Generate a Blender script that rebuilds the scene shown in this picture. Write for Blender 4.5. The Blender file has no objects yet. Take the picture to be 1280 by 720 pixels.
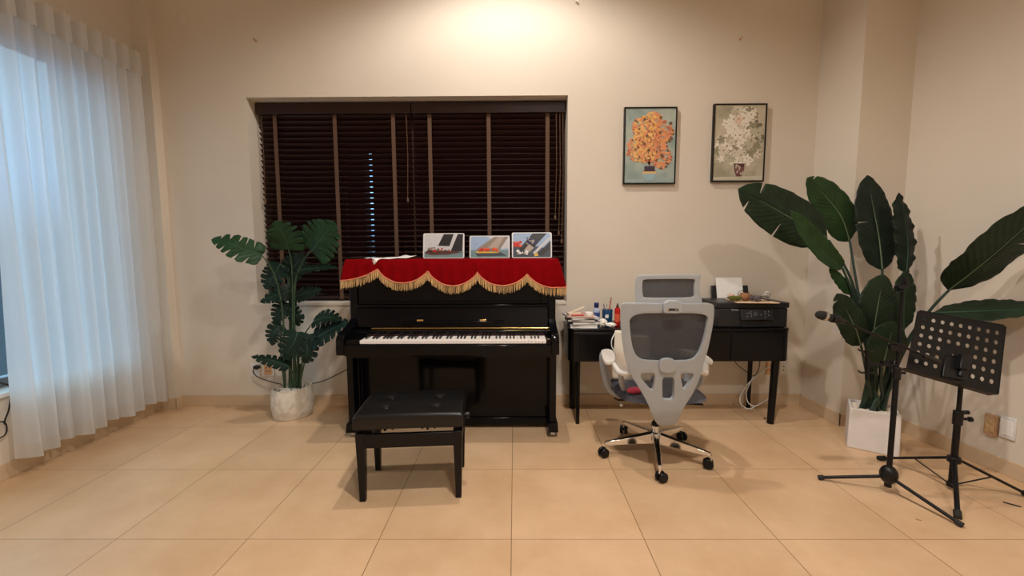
import bpy, bmesh, math, random
from mathutils import Vector, Matrix, noise
from mathutils.geometry import delaunay_2d_cdt

random.seed(7)
SC = bpy.context.scene
COL = SC.collection

# ------------------------------------------------------------------ camera
CAM_F = 512.93                     # focal length in pixels of a 1280 px wide frame
CAM_H = 1.297
RX = Vector((0.99996789, 0.00656702, -0.00459244))
RD = Vector((-0.00399321, -0.08851746, -0.99606662))
RF = Vector((-0.0069477, 0.99605298, -0.08848839))
cam_d = bpy.data.cameras.new('camera')
cam_d.sensor_width = 36.0
cam_d.lens = CAM_F / 1280 * 36.0
cam_d.clip_start = 0.05
cam_o = bpy.data.objects.new('camera', cam_d)
COL.objects.link(cam_o)
m = Matrix.Identity(4)
for i in range(3):
    m[i][0] = RX[i]; m[i][1] = -RD[i]; m[i][2] = -RF[i]
m[2][3] = CAM_H
cam_o.matrix_world = m
SC.camera = cam_o

# ------------------------------------------------------------------ exposure, world, lamps
SC.view_settings.view_transform = 'Standard'
SC.view_settings.look = 'None'
SC.view_settings.exposure = 0.14
SC.view_settings.gamma = 1.0
SC.view_settings.use_curve_mapping = False
SC.cycles.use_denoising = True
SC.cycles.max_bounces = 8
SC.cycles.transparent_max_bounces = 16
SC.cycles.sample_clamp_indirect = 4.0

W = bpy.data.worlds.new('daylight')
SC.world = W
W.use_nodes = True
wn = W.node_tree.nodes; wl = W.node_tree.links
bg = wn['Background']
tcw = wn.new('ShaderNodeTexCoord'); sxw = wn.new('ShaderNodeSeparateXYZ'); rw = wn.new('ShaderNodeValToRGB')
wl.new(tcw.outputs['Generated'], sxw.inputs[0]); 
mrw = wn.new('ShaderNodeMapRange'); mrw.inputs[1].default_value = -1; mrw.inputs[2].default_value = 1
wl.new(sxw.outputs['Z'], mrw.inputs[0]); wl.new(mrw.outputs[0], rw.inputs[0])
e = rw.color_ramp.elements
e[0].position = 0.51; e[0].color = (0.02, 0.035, 0.05, 1)
e[1].position = 0.66; e[1].color = (0.42, 0.66, 0.80, 1)
e.new(0.56).color = (0.30, 0.56, 1.0, 1)
wl.new(rw.outputs[0], bg.inputs['Color'])
bg.inputs['Strength'].default_value = 3.3

def lamp(name, loc, power, color, radius, kind='POINT', **kw):
    d = bpy.data.lights.new(name, kind)
    d.energy = power; d.color = color
    if kind == 'AREA':
        d.shape = 'DISK'; d.size = radius * 2
    else:
        d.shadow_soft_size = radius
    for k, v in kw.items(): setattr(d, k, v)
    o = bpy.data.objects.new(name, d); o.location = loc; COL.objects.link(o)
    return o
WARM = (1.0, 0.925, 0.85)
lamp('ceiling_lamp', (-0.08, 2.34, 3.76), 118, WARM, 0.05, 'SPOT', spot_size=math.radians(152), spot_blend=0.45)
lamp('ceiling_lamp', (0.40, 0.80, 3.76), 262, WARM, 0.08, 'SPOT', spot_size=math.radians(142), spot_blend=1.0)
lamp('ceiling_lamp', (0.90, -1.3, 3.76), 180, WARM, 0.12, 'SPOT', spot_size=math.radians(165), spot_blend=0.5)
pw = lamp('daylight_portal', (-3.12, 2.18, 1.56), 1, (1, 1, 1), 1.0, 'AREA')
pw.data.shape = 'RECTANGLE'; pw.data.size = 2.2; pw.data.size_y = 1.7
pw.rotation_euler = (0, -math.pi / 2, 0)
pw.data.cycles.is_portal = True

# ------------------------------------------------------------------ helpers
def lin(r, g, b):
    f = lambda c: (c / 12.92 if c <= 0.04045 else ((c + 0.055) / 1.055) ** 2.4)
    return (f(r / 255), f(g / 255), f(b / 255))

def mat(name, color, rough=0.5, metal=0.0, var=0.0, scale=20.0, bump=0.0, bscale=60.0, coat=0.0, spec=None, sheen=0.0):
    m = bpy.data.materials.new(name); m.use_nodes = True
    nt = m.node_tree; b = nt.nodes['Principled BSDF']
    b.inputs['Roughness'].default_value = rough; b.inputs['Metallic'].default_value = metal
    if coat: b.inputs['Coat Weight'].default_value = coat; b.inputs['Coat Roughness'].default_value = 0.05
    if spec is not None: b.inputs['Specular IOR Level'].default_value = spec
    if sheen: b.inputs['Sheen Weight'].default_value = sheen
    tc = nt.nodes.new('ShaderNodeTexCoord')
    nz = nt.nodes.new('ShaderNodeTexNoise'); nz.inputs['Scale'].default_value = scale; nz.inputs['Detail'].default_value = 5
    nt.links.new(tc.outputs['Object'], nz.inputs['Vector'])
    rp = nt.nodes.new('ShaderNodeValToRGB')
    v = max(var, 0.02)
    rp.color_ramp.elements[0].position = 0.3; rp.color_ramp.elements[1].position = 0.7
    rp.color_ramp.elements[0].color = tuple(max(0, c * (1 - v)) for c in color[:3]) + (1,)
    rp.color_ramp.elements[1].color = tuple(min(1, c * (1 + v)) for c in color[:3]) + (1,)
    nt.links.new(nz.outputs['Fac'], rp.inputs['Fac']); nt.links.new(rp.outputs['Color'], b.inputs['Base Color'])
    if bump:
        nb = nt.nodes.new('ShaderNodeTexNoise'); nb.inputs['Scale'].default_value = bscale; nb.inputs['Detail'].default_value = 4
        bp = nt.nodes.new('ShaderNodeBump'); bp.inputs['Strength'].default_value = bump; bp.inputs['Distance'].default_value = 0.005
        nt.links.new(tc.outputs['Object'], nb.inputs['Vector']); nt.links.new(nb.outputs['Fac'], bp.inputs['Height'])
        nt.links.new(bp.outputs['Normal'], b.inputs['Normal'])
    return m

def ray(x, y):
    return RX * ((x - 640) / CAM_F) + RD * ((y - 360) / CAM_F) + RF
def P(x, y, Y):
    """point of the place seen at (x, y) of the photograph, at depth Y"""
    d = ray(x, y); return Vector((0, 0, CAM_H)) + d * (Y / d.y)
def PX(x, y, X):
    d = ray(x, y); return Vector((0, 0, CAM_H)) + d * (X / d.x)
def PZ(x, y, Z):
    d = ray(x, y); return Vector((0, 0, CAM_H)) + d * ((Z - CAM_H) / d.z)
def PF(x, y, fn):
    Y = 2.3
    for _ in range(6):
        p = P(x, y, Y); Y = fn(p.x, p.z)
    return P(x, y, Y)

def tag(o, label=None, cat=None, group=None, kind=None):
    if label: o['label'] = label
    if cat: o['category'] = cat
    if group: o['group'] = group
    if kind: o['kind'] = kind
    return o
def thing(name, label, cat, group=None):
    o = bpy.data.objects.new(name, None); o.empty_display_size = 0.05; COL.objects.link(o)
    return tag(o, label, cat, group)
def place(root, base):
    """put the Empty of a thing built in world coordinates at the base of the thing"""
    base = Vector(base); T = Matrix.Translation(-base)
    done = set()
    def walk(o):
        for c in [k for k in COL.objects if k.parent == o]:
            if c.data and c.data.name not in done:
                c.data.transform(T); done.add(c.data.name)
            walk(c)
    walk(root); root.location = base
    return root
def copy_tree(o, parent=None):
    c = o.copy(); COL.objects.link(c)
    if parent: c.parent = parent
    for ch in [k for k in list(COL.objects) if k.parent == o]: copy_tree(ch, c)
    return c

class MB:
    def __init__(s): s.bm = bmesh.new(); s.mi = 0
    def _mi(s, faces):
        for f in faces: f.material_index = s.mi
    def quad(s, *pts):
        vs = [s.bm.verts.new(p) for p in pts]; f = s.bm.faces.new(vs); f.material_index = s.mi; return f
    def box(s, c, d, rot=None, taper=None):
        c = Vector(c); vs = []
        for z in (-1, 1):
            k = taper if (taper and z < 0) else (1, 1)
            for x, y in ((-1, -1), (1, -1), (1, 1), (-1, 1)):
                p = Vector((x * d[0] / 2 * k[0], y * d[1] / 2 * k[1], z * d[2] / 2))
                if rot: p = rot @ p
                vs.append(s.bm.verts.new(c + p))
        for f in ((3, 2, 1, 0), (4, 5, 6, 7), (0, 1, 5, 4), (1, 2, 6, 5), (2, 3, 7, 6), (3, 0, 4, 7)):
            s.bm.faces.new([vs[i] for i in f]).material_index = s.mi
        return s
    def b2(s, x0, x1, y0, y1, z0, z1):
        return s.box(((x0 + x1) / 2, (y0 + y1) / 2, (z0 + z1) / 2), (abs(x1 - x0), abs(y1 - y0), abs(z1 - z0)))
    def tube(s, pts, r, n=10, caps=True, flat=1.0, up=None):
        pts = [Vector(p) for p in pts]; rs = r if isinstance(r, (list, tuple)) else [r] * len(pts)
        rings = []; prev = None
        for i, p in enumerate(pts):
            t = (pts[min(i + 1, len(pts) - 1)] - pts[max(i - 1, 0)]).normalized()
            if prev is None:
                a = Vector(up) if up else (Vector((0, 0, 1)) if abs(t.z) < 0.9 else Vector((1, 0, 0)))
            else: a = prev
            a = (a - t * a.dot(t)).normalized(); prev = a; b = t.cross(a)
            rings.append([s.bm.verts.new(p + (a * math.cos(2 * math.pi * k / n) * flat + b * math.sin(2 * math.pi * k / n)) * rs[i]) for k in range(n)])
        for A, B in zip(rings, rings[1:]):
            for k in range(n):
                s.bm.faces.new((A[k], A[(k + 1) % n], B[(k + 1) % n], B[k])).material_index = s.mi
        if caps:
            s.bm.faces.new(rings[0][::-1]).material_index = s.mi; s.bm.faces.new(rings[-1]).material_index = s.mi
        return s
    def lathe(s, prof, c=(0, 0, 0), n=28, M=None, sx=1.0, sy=1.0):
        c = Vector(c); rings = []
        for r, z in prof:
            ring = []
            for k in range(n):
                a = 2 * math.pi * k / n; p = Vector((r * math.cos(a) * sx, r * math.sin(a) * sy, z))
                if M: p = M @ p
                ring.append(s.bm.verts.new(c + p))
            rings.append(ring)
        for A, B in zip(rings, rings[1:]):
            for k in range(n): s.bm.faces.new((A[k], A[(k + 1) % n], B[(k + 1) % n], B[k])).material_index = s.mi
        s.bm.faces.new(rings[0][::-1]).material_index = s.mi; s.bm.faces.new(rings[-1]).material_index = s.mi
        return s
    def ball(s, c, r, seg=16, rings=10, sq=(1, 1, 1)):
        M = Matrix.Translation(Vector(c)) @ Matrix.Diagonal((r * sq[0], r * sq[1], r * sq[2], 1))
        g = bmesh.ops.create_uvsphere(s.bm, u_segments=seg, v_segments=rings, radius=1, matrix=M)
        for v in g['verts']:
            for f in v.link_faces: f.material_index = s.mi
        return s
    def prism(s, poly, fn, t):
        """poly in 2D, fn(u, v, w) -> 3D point; w runs 0..t"""
        A = [s.bm.verts.new(fn(u, v, 0)) for u, v in poly]; B = [s.bm.verts.new(fn(u, v, t)) for u, v in poly]
        n = len(poly)
        s.bm.faces.new(A[::-1]).material_index = s.mi; s.bm.faces.new(B).material_index = s.mi
        for k in range(n): s.bm.faces.new((A[k], A[(k + 1) % n], B[(k + 1) % n], B[k])).material_index = s.mi
        return s
    def grid(s, rows):
        V = [[s.bm.verts.new(p) for p in r] for r in rows]
        for A, B in zip(V, V[1:]):
            for k in range(len(A) - 1):
                s.bm.faces.new((A[k], A[k + 1], B[k + 1], B[k])).material_index = s.mi
        return s
    def build(s, name, mats, parent=None, bevel=0.0, seg=2, smooth=True, solid=0.0, sub=0, angle=35, weld=0.0, offs=0.0):
        if weld: bmesh.ops.remove_doubles(s.bm, verts=s.bm.verts, dist=weld)
        bmesh.ops.recalc_face_normals(s.bm, faces=s.bm.faces)
        me = bpy.data.meshes.new(name); s.bm.to_mesh(me); s.bm.free()
        for mm in (mats if isinstance(mats, (list, tuple)) else [mats]): me.materials.append(mm)
        o = bpy.data.objects.new(name, me); COL.objects.link(o)
        if parent: o.parent = parent
        if solid:
            md = o.modifiers.new('solid', 'SOLIDIFY'); md.thickness = solid; md.offset = offs
        if bevel:
            md = o.modifiers.new('bevel', 'BEVEL'); md.width = bevel; md.segments = seg; md.limit_method = 'ANGLE'; md.angle_limit = math.radians(30)
            md.harden_normals = False
        if sub:
            md = o.modifiers.new('sub', 'SUBSURF'); md.levels = sub; md.render_levels = sub
        if smooth:
            for p in me.polygons: p.use_smooth = True
            try:
                me.set_sharp_from_angle(angle=math.radians(angle))
            except Exception: pass
        return o

def chaikin(pts, n=2):
    for _ in range(n):
        q = []
        for a, b in zip(pts, pts[1:] + pts[:1]):
            q += [(a[0] * .75 + b[0] * .25, a[1] * .75 + b[1] * .25), (a[0] * .25 + b[0] * .75, a[1] * .25 + b[1] * .75)]
        pts = q
    return pts
def spline(pts, n=8):
    """Catmull-Rom through 3D points"""
    pts = [Vector(p) for p in pts]; out = []
    for i in range(len(pts) - 1):
        p0 = pts[max(i - 1, 0)]; p1 = pts[i]; p2 = pts[i + 1]; p3 = pts[min(i + 2, len(pts) - 1)]
        for k in range(n):
            t = k / n
            out.append(0.5 * ((2 * p1) + (p2 - p0) * t + (2 * p0 - 5 * p1 + 4 * p2 - p3) * t * t + (3 * p1 - p0 - 3 * p2 + p3) * t ** 3))
    out.append(pts[-1]); return out
def inside(p, poly):
    c = False; n = len(poly)
    for i in range(n):
        a = poly[i]; b = poly[i - 1]
        if (a[1] > p[1]) != (b[1] > p[1]) and p[0] < (b[0] - a[0]) * (p[1] - a[1]) / (b[1] - a[1]) + a[0]: c = not c
    return c
def sheet(mb, outer, holes, fn, step=6.0):
    """filled 2D outline with holes and inner points, mapped to 3D by fn"""
    vs = []; es = []
    for loop in [outer] + holes:
        n0 = len(vs); vs += [Vector(p) for p in loop]; es += [(n0 + i, n0 + (i + 1) % len(loop)) for i in range(len(loop))]
    xs = [p[0] for p in outer]; ys = [p[1] for p in outer]
    y = min(ys) + step / 2
    while y < max(ys):
        x = min(xs) + step / 2
        while x < max(xs):
            if inside((x, y), outer) and not any(inside((x, y), h) for h in holes): vs.append(Vector((x, y)))
            x += step
        y += step
    V, E_, F, *_r = delaunay_2d_cdt(vs, es, [], 0, 1e-5)
    B = [mb.bm.verts.new(fn(v.x, v.y)) for v in V]
    for f in F:
        c = (sum(V[i].x for i in f) / len(f), sum(V[i].y for i in f) / len(f))
        if inside(c, outer) and not any(inside(c, h) for h in holes):
            mb.bm.faces.new([B[i] for i in f]).material_index = mb.mi
    lone = [v for v in mb.bm.verts if not v.link_faces]
    bmesh.ops.delete(mb.bm, geom=lone, context='VERTS')
    return mb

# ------------------------------------------------------------------ materials
M = {}
M['wall'] = mat('cream_wall_paint', lin(219, 209, 194), 0.75, var=0.02, scale=2.0, bump=0.05, bscale=250)
M['ceiling'] = mat('white_ceiling_paint', lin(226, 222, 214), 0.8)
M['base'] = mat('beige_skirting_tile', lin(208, 183, 152), 0.35, var=0.05, scale=6)
M['black_gloss'] = mat('polished_black_lacquer', (0.003, 0.003, 0.004), 0.10, spec=0.20)
M['black_satin'] = mat('black_satin_wood', (0.005, 0.005, 0.006), 0.35, spec=0.25)
M['black_desk'] = mat('black_desk_laminate', (0.003, 0.003, 0.004), 0.28, spec=0.25)
M['black_metal'] = mat('black_powder_coated_steel', (0.005, 0.005, 0.006), 0.42, spec=0.25)
M['black_plastic'] = mat('black_plastic', (0.006, 0.006, 0.007), 0.38, spec=0.3)
M['rubber'] = mat('black_rubber', (0.010, 0.010, 0.010), 0.7)
M['vinyl'] = mat('black_vinyl', (0.006, 0.006, 0.006), 0.30, spec=.4, bump=0.15, bscale=300)
M['chrome'] = mat('chrome', (0.80, 0.80, 0.80), 0.10, 1.0)
M['brass'] = mat('brass', (0.80, 0.56, 0.22), 0.22, 1.0)
M['ivory'] = mat('ivory_keys', lin(246, 238, 232), 0.25)
M['ebony'] = mat('ebony_keys', (0.006, 0.006, 0.006), 0.3)
M['felt_red'] = mat('dark_red_felt', (0.03, 0.004, 0.005), 0.9)
M['white_plastic'] = mat('white_plastic', lin(225, 225, 222), 0.35)
M['paper'] = mat('white_paper', lin(240, 238, 232), 0.8)
M['tan'] = mat('tan_plastic', lin(214, 168, 122), 0.5, var=0.1, scale=40)
M['chair_grey'] = mat('light_grey_nylon', lin(158, 163, 167), 0.42, var=0.03)
M['chair_pad'] = mat('pale_arm_pad', lin(205, 200, 192), 0.5)
M['seat_fabric'] = mat('dark_grey_fabric', lin(80, 78, 84), 0.9, var=0.15, scale=120, bump=0.3, bscale=400)
M['steel'] = mat('brushed_steel', (0.5, 0.5, 0.5), 0.3, 1.0)

# ------------------------------------------------------------------ room shell
WY = 3.385
def struct(mb, name, mm, **k):
    o = mb.build(name, mm, smooth=False, **k); o['kind'] = 'structure'; return o

def floor_mat():
    m = bpy.data.materials.new('beige_floor_tiles'); m.use_nodes = True
    nt = m.node_tree; N = nt.nodes; L = nt.links; b = N['Principled BSDF']
    tc = N.new('ShaderNodeTexCoord'); sp = N.new('ShaderNodeSeparateXYZ'); L.new(tc.outputs['Object'], sp.inputs[0])
    def math_(op, a, bb=None):
        n = N.new('ShaderNodeMath'); n.operation = op
        for i, v in enumerate((a, bb)):
            if v is None: continue
            if isinstance(v, (int, float)): n.inputs[i].default_value = v
            else: L.new(v, n.inputs[i])
        return n.outputs[0]
    ds = []; ids = []
    for ax, off in (('X', -0.0201), ('Y', 1.7486)):
        u = math_('DIVIDE', math_('SUBTRACT', sp.outputs[ax], off), 0.6)
        fr = math_('FRACT', math_('ADD', u, 100.0)); ids.append(math_('FLOOR', math_('ADD', u, 100.0)))
        ds.append(math_('MINIMUM', fr, math_('SUBTRACT', 1.0, fr)))
    gx = math_('LESS_THAN', ds[0], 0.0028); gy = math_('LESS_THAN', ds[1], 0.0022)
    g = math_('MAXIMUM', gx, gy)
    cb = N.new('ShaderNodeCombineXYZ'); L.new(ids[0], cb.inputs[0]); L.new(ids[1], cb.inputs[1])
    wn_ = N.new('ShaderNodeTexWhiteNoise'); L.new(cb.outputs[0], wn_.inputs['Vector'])
    nz = N.new('ShaderNodeTexNoise'); nz.inputs['Scale'].default_value = 2.6; nz.inputs['Detail'].default_value = 8; nz.inputs['Roughness'].default_value = 0.62
    L.new(tc.outputs['Object'], nz.inputs['Vector'])
    rp = N.new('ShaderNodeValToRGB'); rp.color_ramp.elements[0].position = 0.3; rp.color_ramp.elements[1].position = 0.72
    rp.color_ramp.elements[0].color = lin(200, 163, 124) + (1,); rp.color_ramp.elements[1].color = lin(220, 186, 149) + (1,)
    L.new(nz.outputs['Fac'], rp.inputs[0])
    mr = N.new('ShaderNodeMapRange'); mr.inputs[3].default_value = 0.95; mr.inputs[4].default_value = 1.04
    L.new(wn_.outputs['Value'], mr.inputs[0])
    hv = N.new('ShaderNodeHueSaturation'); L.new(rp.outputs[0], hv.inputs['Color']); L.new(mr.outputs[0], hv.inputs['Value'])
    mx = N.new('ShaderNodeMix'); mx.data_type = 'RGBA'
    L.new(g, mx.inputs[0]); L.new(hv.outputs[0], mx.inputs[6]); mx.inputs[7].default_value = lin(128, 98, 68) + (1,)
    L.new(mx.outputs[2], b.inputs['Base Color'])
    n2 = N.new('ShaderNodeTexNoise'); n2.inputs['Scale'].default_value = 9; L.new(tc.outputs['Object'], n2.inputs['Vector'])
    m2 = N.new('ShaderNodeMapRange'); m2.inputs[3].default_value = 0.24; m2.inputs[4].default_value = 0.42
    L.new(n2.outputs['Fac'], m2.inputs[0]); L.new(m2.outputs[0], b.inputs['Roughness'])
    bp = N.new('ShaderNodeBump'); bp.invert = True; bp.inputs['Strength'].default_value = 0.4; bp.inputs['Distance'].default_value = 0.002
    L.new(g, bp.inputs['Height']); L.new(bp.outputs[0], b.inputs['Normal'])
    return m

CEIL = 3.8
mb = MB(); mb.b2(-3.6, 3.9, -3.0, 3.8, -0.1, 0.0); struct(mb, 'floor', floor_mat())
mb = MB(); mb.b2(-3.6, 3.9, -3.0, 3.8, CEIL, CEIL + 0.1); struct(mb, 'ceiling', M['ceiling'])
# back wall with the window opening
OX0, OX1, OZ0, OZ1 = -2.142, 0.428, 0.868, 2.532
mb = MB()
mb.b2(-3.15, OX0, WY, WY + 0.25, 0, CEIL); mb.b2(OX1, 3.0, WY, WY + 0.25, 0, CEIL)
mb.b2(OX0, OX1, WY, WY + 0.25, 0, OZ0); mb.b2(OX0, OX1, WY, WY + 0.25, OZ1, CEIL)
struct(mb, 'wall_back', M['wall'], weld=0.0005)
# left wall with the big window behind the curtain
LX = -2.952
mb = MB()
LZ0, LZ1, LY0, LY1 = 0.50, 2.62, 1.35, 3.02
mb.b2(LX - 0.22, LX, LY1, WY + 0.2, 0, CEIL); mb.b2(LX - 0.22, LX, -3.0, LY0, 0, CEIL)
mb.b2(LX - 0.22, LX, LY0, LY1, 0, LZ0); mb.b2(LX - 0.22, LX, LY0, LY1, LZ1, CEIL)
struct(mb, 'wall_left', M['wall'], weld=0.0005)
mb = MB(); mb.b2(LX - 0.1, -2.83, 3.31, WY + 0.1, 0, CEIL); struct(mb, 'trim_1', M['wall'])        # corner pilaster
mb = MB(); mb.b2(2.405, 2.90, 2.964, WY + 0.1, 0, CEIL); struct(mb, 'trim_2', M['wall'])          # corner column
# right wall, slightly out of square
def rwx(y): return 2.758 + (2.964 - y) * 0.105
mb = MB()
y0, y1 = -3.0, 3.3
vs = [(rwx(y0), y0), (rwx(y1), y1), (rwx(y1) + .25, y1), (rwx(y0) + .25, y0)]
mb.prism(vs, lambda u, v, w: Vector((u, v, w)), CEIL); struct(mb, 'wall_right', M['wall'])
mb = MB(); mb.b2(-3.2, 3.7, -3.0, -2.8, 0, CEIL); struct(mb, 'wall_front', M['wall'])
# skirting tiles
BH = 0.092
mb = MB(); mb.b2(-2.83, 2.405, WY - 0.012, WY, 0, BH); struct(mb, 'baseboard_back', M['base'], bevel=0.002)
mb = MB(); mb.b2(-2.83, -2.818, 3.298, WY, 0, BH); mb.b2(LX, -2.818, 3.298, 3.31, 0, BH); struct(mb, 'baseboard_left_corner', M['base'], bevel=0.002)
mb = MB(); mb.b2(LX, LX + 0.012, -2.8, 3.31, 0, BH); struct(mb, 'baseboard_left', M['base'], bevel=0.002)
mb = MB(); mb.b2(2.393, 2.405, 2.952, WY, 0, BH); mb.b2(2.393, 2.77, 2.952, 2.964, 0, BH); struct(mb, 'baseboard_right_corner', M['base'], bevel=0.002)
mb = MB(); mb.prism([(rwx(-2.8) - .012, -2.8), (rwx(2.96) - .012, 2.96), (rwx(2.96), 2.96), (rwx(-2.8), -2.8)], lambda u, v, w: Vector((u, v, w)), BH)
struct(mb, 'baseboard_right', M['base'], bevel=0.002)

glass = bpy.data.materials.new('window_glass'); glass.use_nodes = True
nt = glass.node_tree; gb = nt.nodes['Principled BSDF']
tr = nt.nodes.new('ShaderNodeBsdfTransparent'); gl = nt.nodes.new('ShaderNodeBsdfGlossy'); gl.inputs['Roughness'].default_value = 0.02
mx = nt.nodes.new('ShaderNodeMixShader'); mx.inputs[0].default_value = 0.03; tr.inputs[0].default_value = (0.9, 0.95, 0.96, 1)
nt.links.new(tr.outputs[0], mx.inputs[1]); nt.links.new(gl.outputs[0], mx.inputs[2]); nt.links.new(mx.outputs[0], nt.nodes['Material Output'].inputs['Surface'])
M['alu'] = mat('grey_window_aluminium', lin(110, 112, 116), 0.4, 0.3)
M['brown_frame'] = mat('dark_brown_window_frame', lin(70, 45, 35), 0.4)
# left window
w2 = bpy.data.objects.new('window_2', None); COL.objects.link(w2); w2['kind'] = 'structure'
mb = MB(); fx = LX - 0.14
for (a, b_) in ((LZ0, LZ0 + .06), (LZ1 - .06, LZ1)): mb.b2(fx - .03, fx + .03, LY0, LY1, a, b_)
for yy in (LY0, 2.18, LY1 - 0.05): mb.b2(fx - .03, fx + .03, yy, yy + 0.05, LZ0 + .06, LZ1 - .06)
mb.build('window_frame', M['alu'], w2, smooth=False)
mb = MB(); mb.b2(fx - .004, fx + .004, LY0 + .02, LY1 - .02, LZ0 + .02, LZ1 - .02); mb.build('window_pane', glass, w2, smooth=False)
mb = MB(); mb.b2(LX - 0.11, LX + 0.03, LY0, LY1, LZ0 - 0.02, LZ0 + 0.004); mb.build('window_sill', M['white_plastic'], w2, smooth=False, bevel=0.003)
place(w2, (fx, 1.0, LZ0))
# back window behind the blinds
w1 = bpy.data.objects.new('window_1', None); COL.objects.link(w1); w1['kind'] = 'structure'
mb = MB()
for a, b_ in ((OZ0, OZ0 + .05), (OZ1 - .05, OZ1)): mb.b2(OX0, OX1, WY + .18, WY + .23, a, b_)
for xx in (OX0, -1.50, -0.88, -0.2, OX1 - .05): mb.b2(xx, xx + .05, WY + .18, WY + .23, OZ0 + .05, OZ1 - .05)
mb.build('window_frame', M['brown_frame'], w1, smooth=False)
mb = MB(); mb.b2(OX0 + .02, OX1 - .02, WY + .2, WY + .208, OZ0 + .02, OZ1 - .02); mb.build('window_pane', glass, w1, smooth=False)
mb = MB(); mb.b2(OX0 + .002, OX1 - .002, WY - 0.006, WY + 0.18, OZ0 - 0.012, OZ0 + 0.012); mb.build('window_sill', M['wall'], w1, smooth=False, bevel=0.003)
place(w1, (-0.85, WY + .2, OZ0))
# added box keeps the back window dark, with a narrow gap to daylight
mb = MB(); mb.b2(-4.0, -1.455, 4.05, 4.2, 0, 2.9); mb.b2(-1.375, 1.6, 4.05, 4.2, 0, 2.9); mb.b2(-4.0, 1.6, 3.64, 4.2, 2.9, 3.0)
mb.b2(-1.455, -1.375, 4.05, 4.2, 0, 1.0); mb.b2(-1.455, -1.375, 4.05, 4.2, 2.3, 2.9)
mb.b2(1.5, 1.6, 3.64, 4.05, 0, 2.9); mb.b2(-4.0, -3.9, 3.64, 4.05, 0, 2.9); mb.b2(-4.0, 1.6, 3.64, 4.2, -.1, 0)
struct(mb, 'wall_outside', mat('maroon_outside_wall', lin(74, 30, 26), 0.8, var=0.2))

# ------------------------------------------------------------------ venetian blinds
M['blind'] = mat('dark_walnut_blind', lin(44, 22, 20), 0.42, var=0.15, scale=14)
M['tape'] = mat('brown_ladder_tape', lin(92, 68, 52), 0.9)
M['cord'] = mat('brown_cord', lin(112, 84, 62), 0.9)
def blind(x0, x1, tapes, label, cords, zb):
    t = thing('venetian_blind', label, 'blinds', 'brown venetian blinds in the window')
    mb = MB(); mb.b2(x0, x1, 3.478, 3.492, 2.432, 2.520); mb.b2(x0, x1, 3.492, 3.56, 2.47, 2.515)
    mb.build('valance', M['blind'], t, bevel=0.004)
    mb = MB(); z = 2.415; n = 0
    R_ = Matrix.Rotation(math.radians(-42), 3, 'X')
    while z > zb + 0.05:
        mb.box(((x0 + x1) / 2, 3.528, z), (x1 - x0 - 0.006, 0.050, 0.0030), R_); z -= 0.0455; n += 1
    mb.build('slats', M['blind'], t, smooth=False)
    mb = MB(); mb.b2(x0 + .003, x1 - .003, 3.503, 3.553, zb, zb + 0.022); mb.build('bottom_rail', M['blind'], t, bevel=0.004)
    for tx in tapes:
        mb = MB(); mb.b2(tx - 0.016, tx + 0.016, 3.496, 3.4975, zb - .004, 2.44); mb.b2(tx - 0.016, tx + 0.016, 3.556, 3.5575, zb - .004, 2.44); mb.b2(tx - .016, tx + .016, 3.496, 3.5575, zb - .006, zb - .004)
        mb.build('ladder_tape', M['tape'], t, smooth=False)
    for cx, cz in cords:
        mb = MB(); mb.tube([(cx, 3.485, 2.44), (cx + .006, 3.484, (2.44 + cz) / 2), (cx - .004, 3.485, cz)], 0.0022, 6); c = mb.build('pull_cord', M['cord'], t)
        mb = MB(); mb.lathe([(.003, .0), (.007, -.008), (.009, -.03), (.007, -.036)], (cx - .004, 3.485, cz), 10); mb.build('tassel', M['cord'], c)
    place(t, ((x0 + x1) / 2, 3.52, 2.52))
blind(OX0 + .012, -0.852, (-1.985, -1.487, -1.002), 'brown wooden venetian blind on the plant side of the back window', ((-2.09, 1.75), (-0.89, 1.75)), 0.90)
blind(-0.846, OX1 - .008, (-0.700, -0.212, 0.275), 'brown wooden venetian blind behind the sailing photos, cords hanging at its edge', ((0.345, 1.60), (0.375, 1.47), (0.40, 1.40)), 0.90)

# ------------------------------------------------------------------ sheer curtain
def sheer(name, col, op):
    m = bpy.data.materials.new(name); m.use_nodes = True; nt = m.node_tree; N = nt.nodes; L = nt.links
    d = N.new('ShaderNodeBsdfDiffuse'); d.inputs[0].default_value = col + (1,)
    t = N.new('ShaderNodeBsdfTranslucent'); t.inputs[0].default_value = col + (1,)
    a = N.new('ShaderNodeMixShader'); a.inputs[0].default_value = 0.62; L.new(d.outputs[0], a.inputs[1]); L.new(t.outputs[0], a.inputs[2])
    tr = N.new('ShaderNodeBsdfTransparent'); b = N.new('ShaderNodeMixShader')
    tc = N.new('ShaderNodeTexCoord'); nz = N.new('ShaderNodeTexNoise'); nz.inputs['Scale'].default_value = 300; L.new(tc.outputs['Object'], nz.inputs[0])
    mr = N.new('ShaderNodeMapRange'); mr.inputs[3].default_value = op - .05; mr.inputs[4].default_value = op + .05; L.new(nz.outputs[0], mr.inputs[0]); L.new(mr.outputs[0], b.inputs[0])
    L.new(tr.outputs[0], b.inputs[1]); L.new(a.outputs[0], b.inputs[2]); L.new(b.outputs[0], N['Material Output'].inputs['Surface'])
    return m
M['sheer'] = sheer('white_sheer_voile', (0.84, 0.86, 0.88), 0.93)
M['header'] = sheer('white_curtain_header', (0.82, 0.80, 0.77), 0.97)
t = thing('curtain', 'white sheer floor-length curtain hanging over the side window', 'curtain')
CY0, CY1 = 2.245, 3.205
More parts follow.
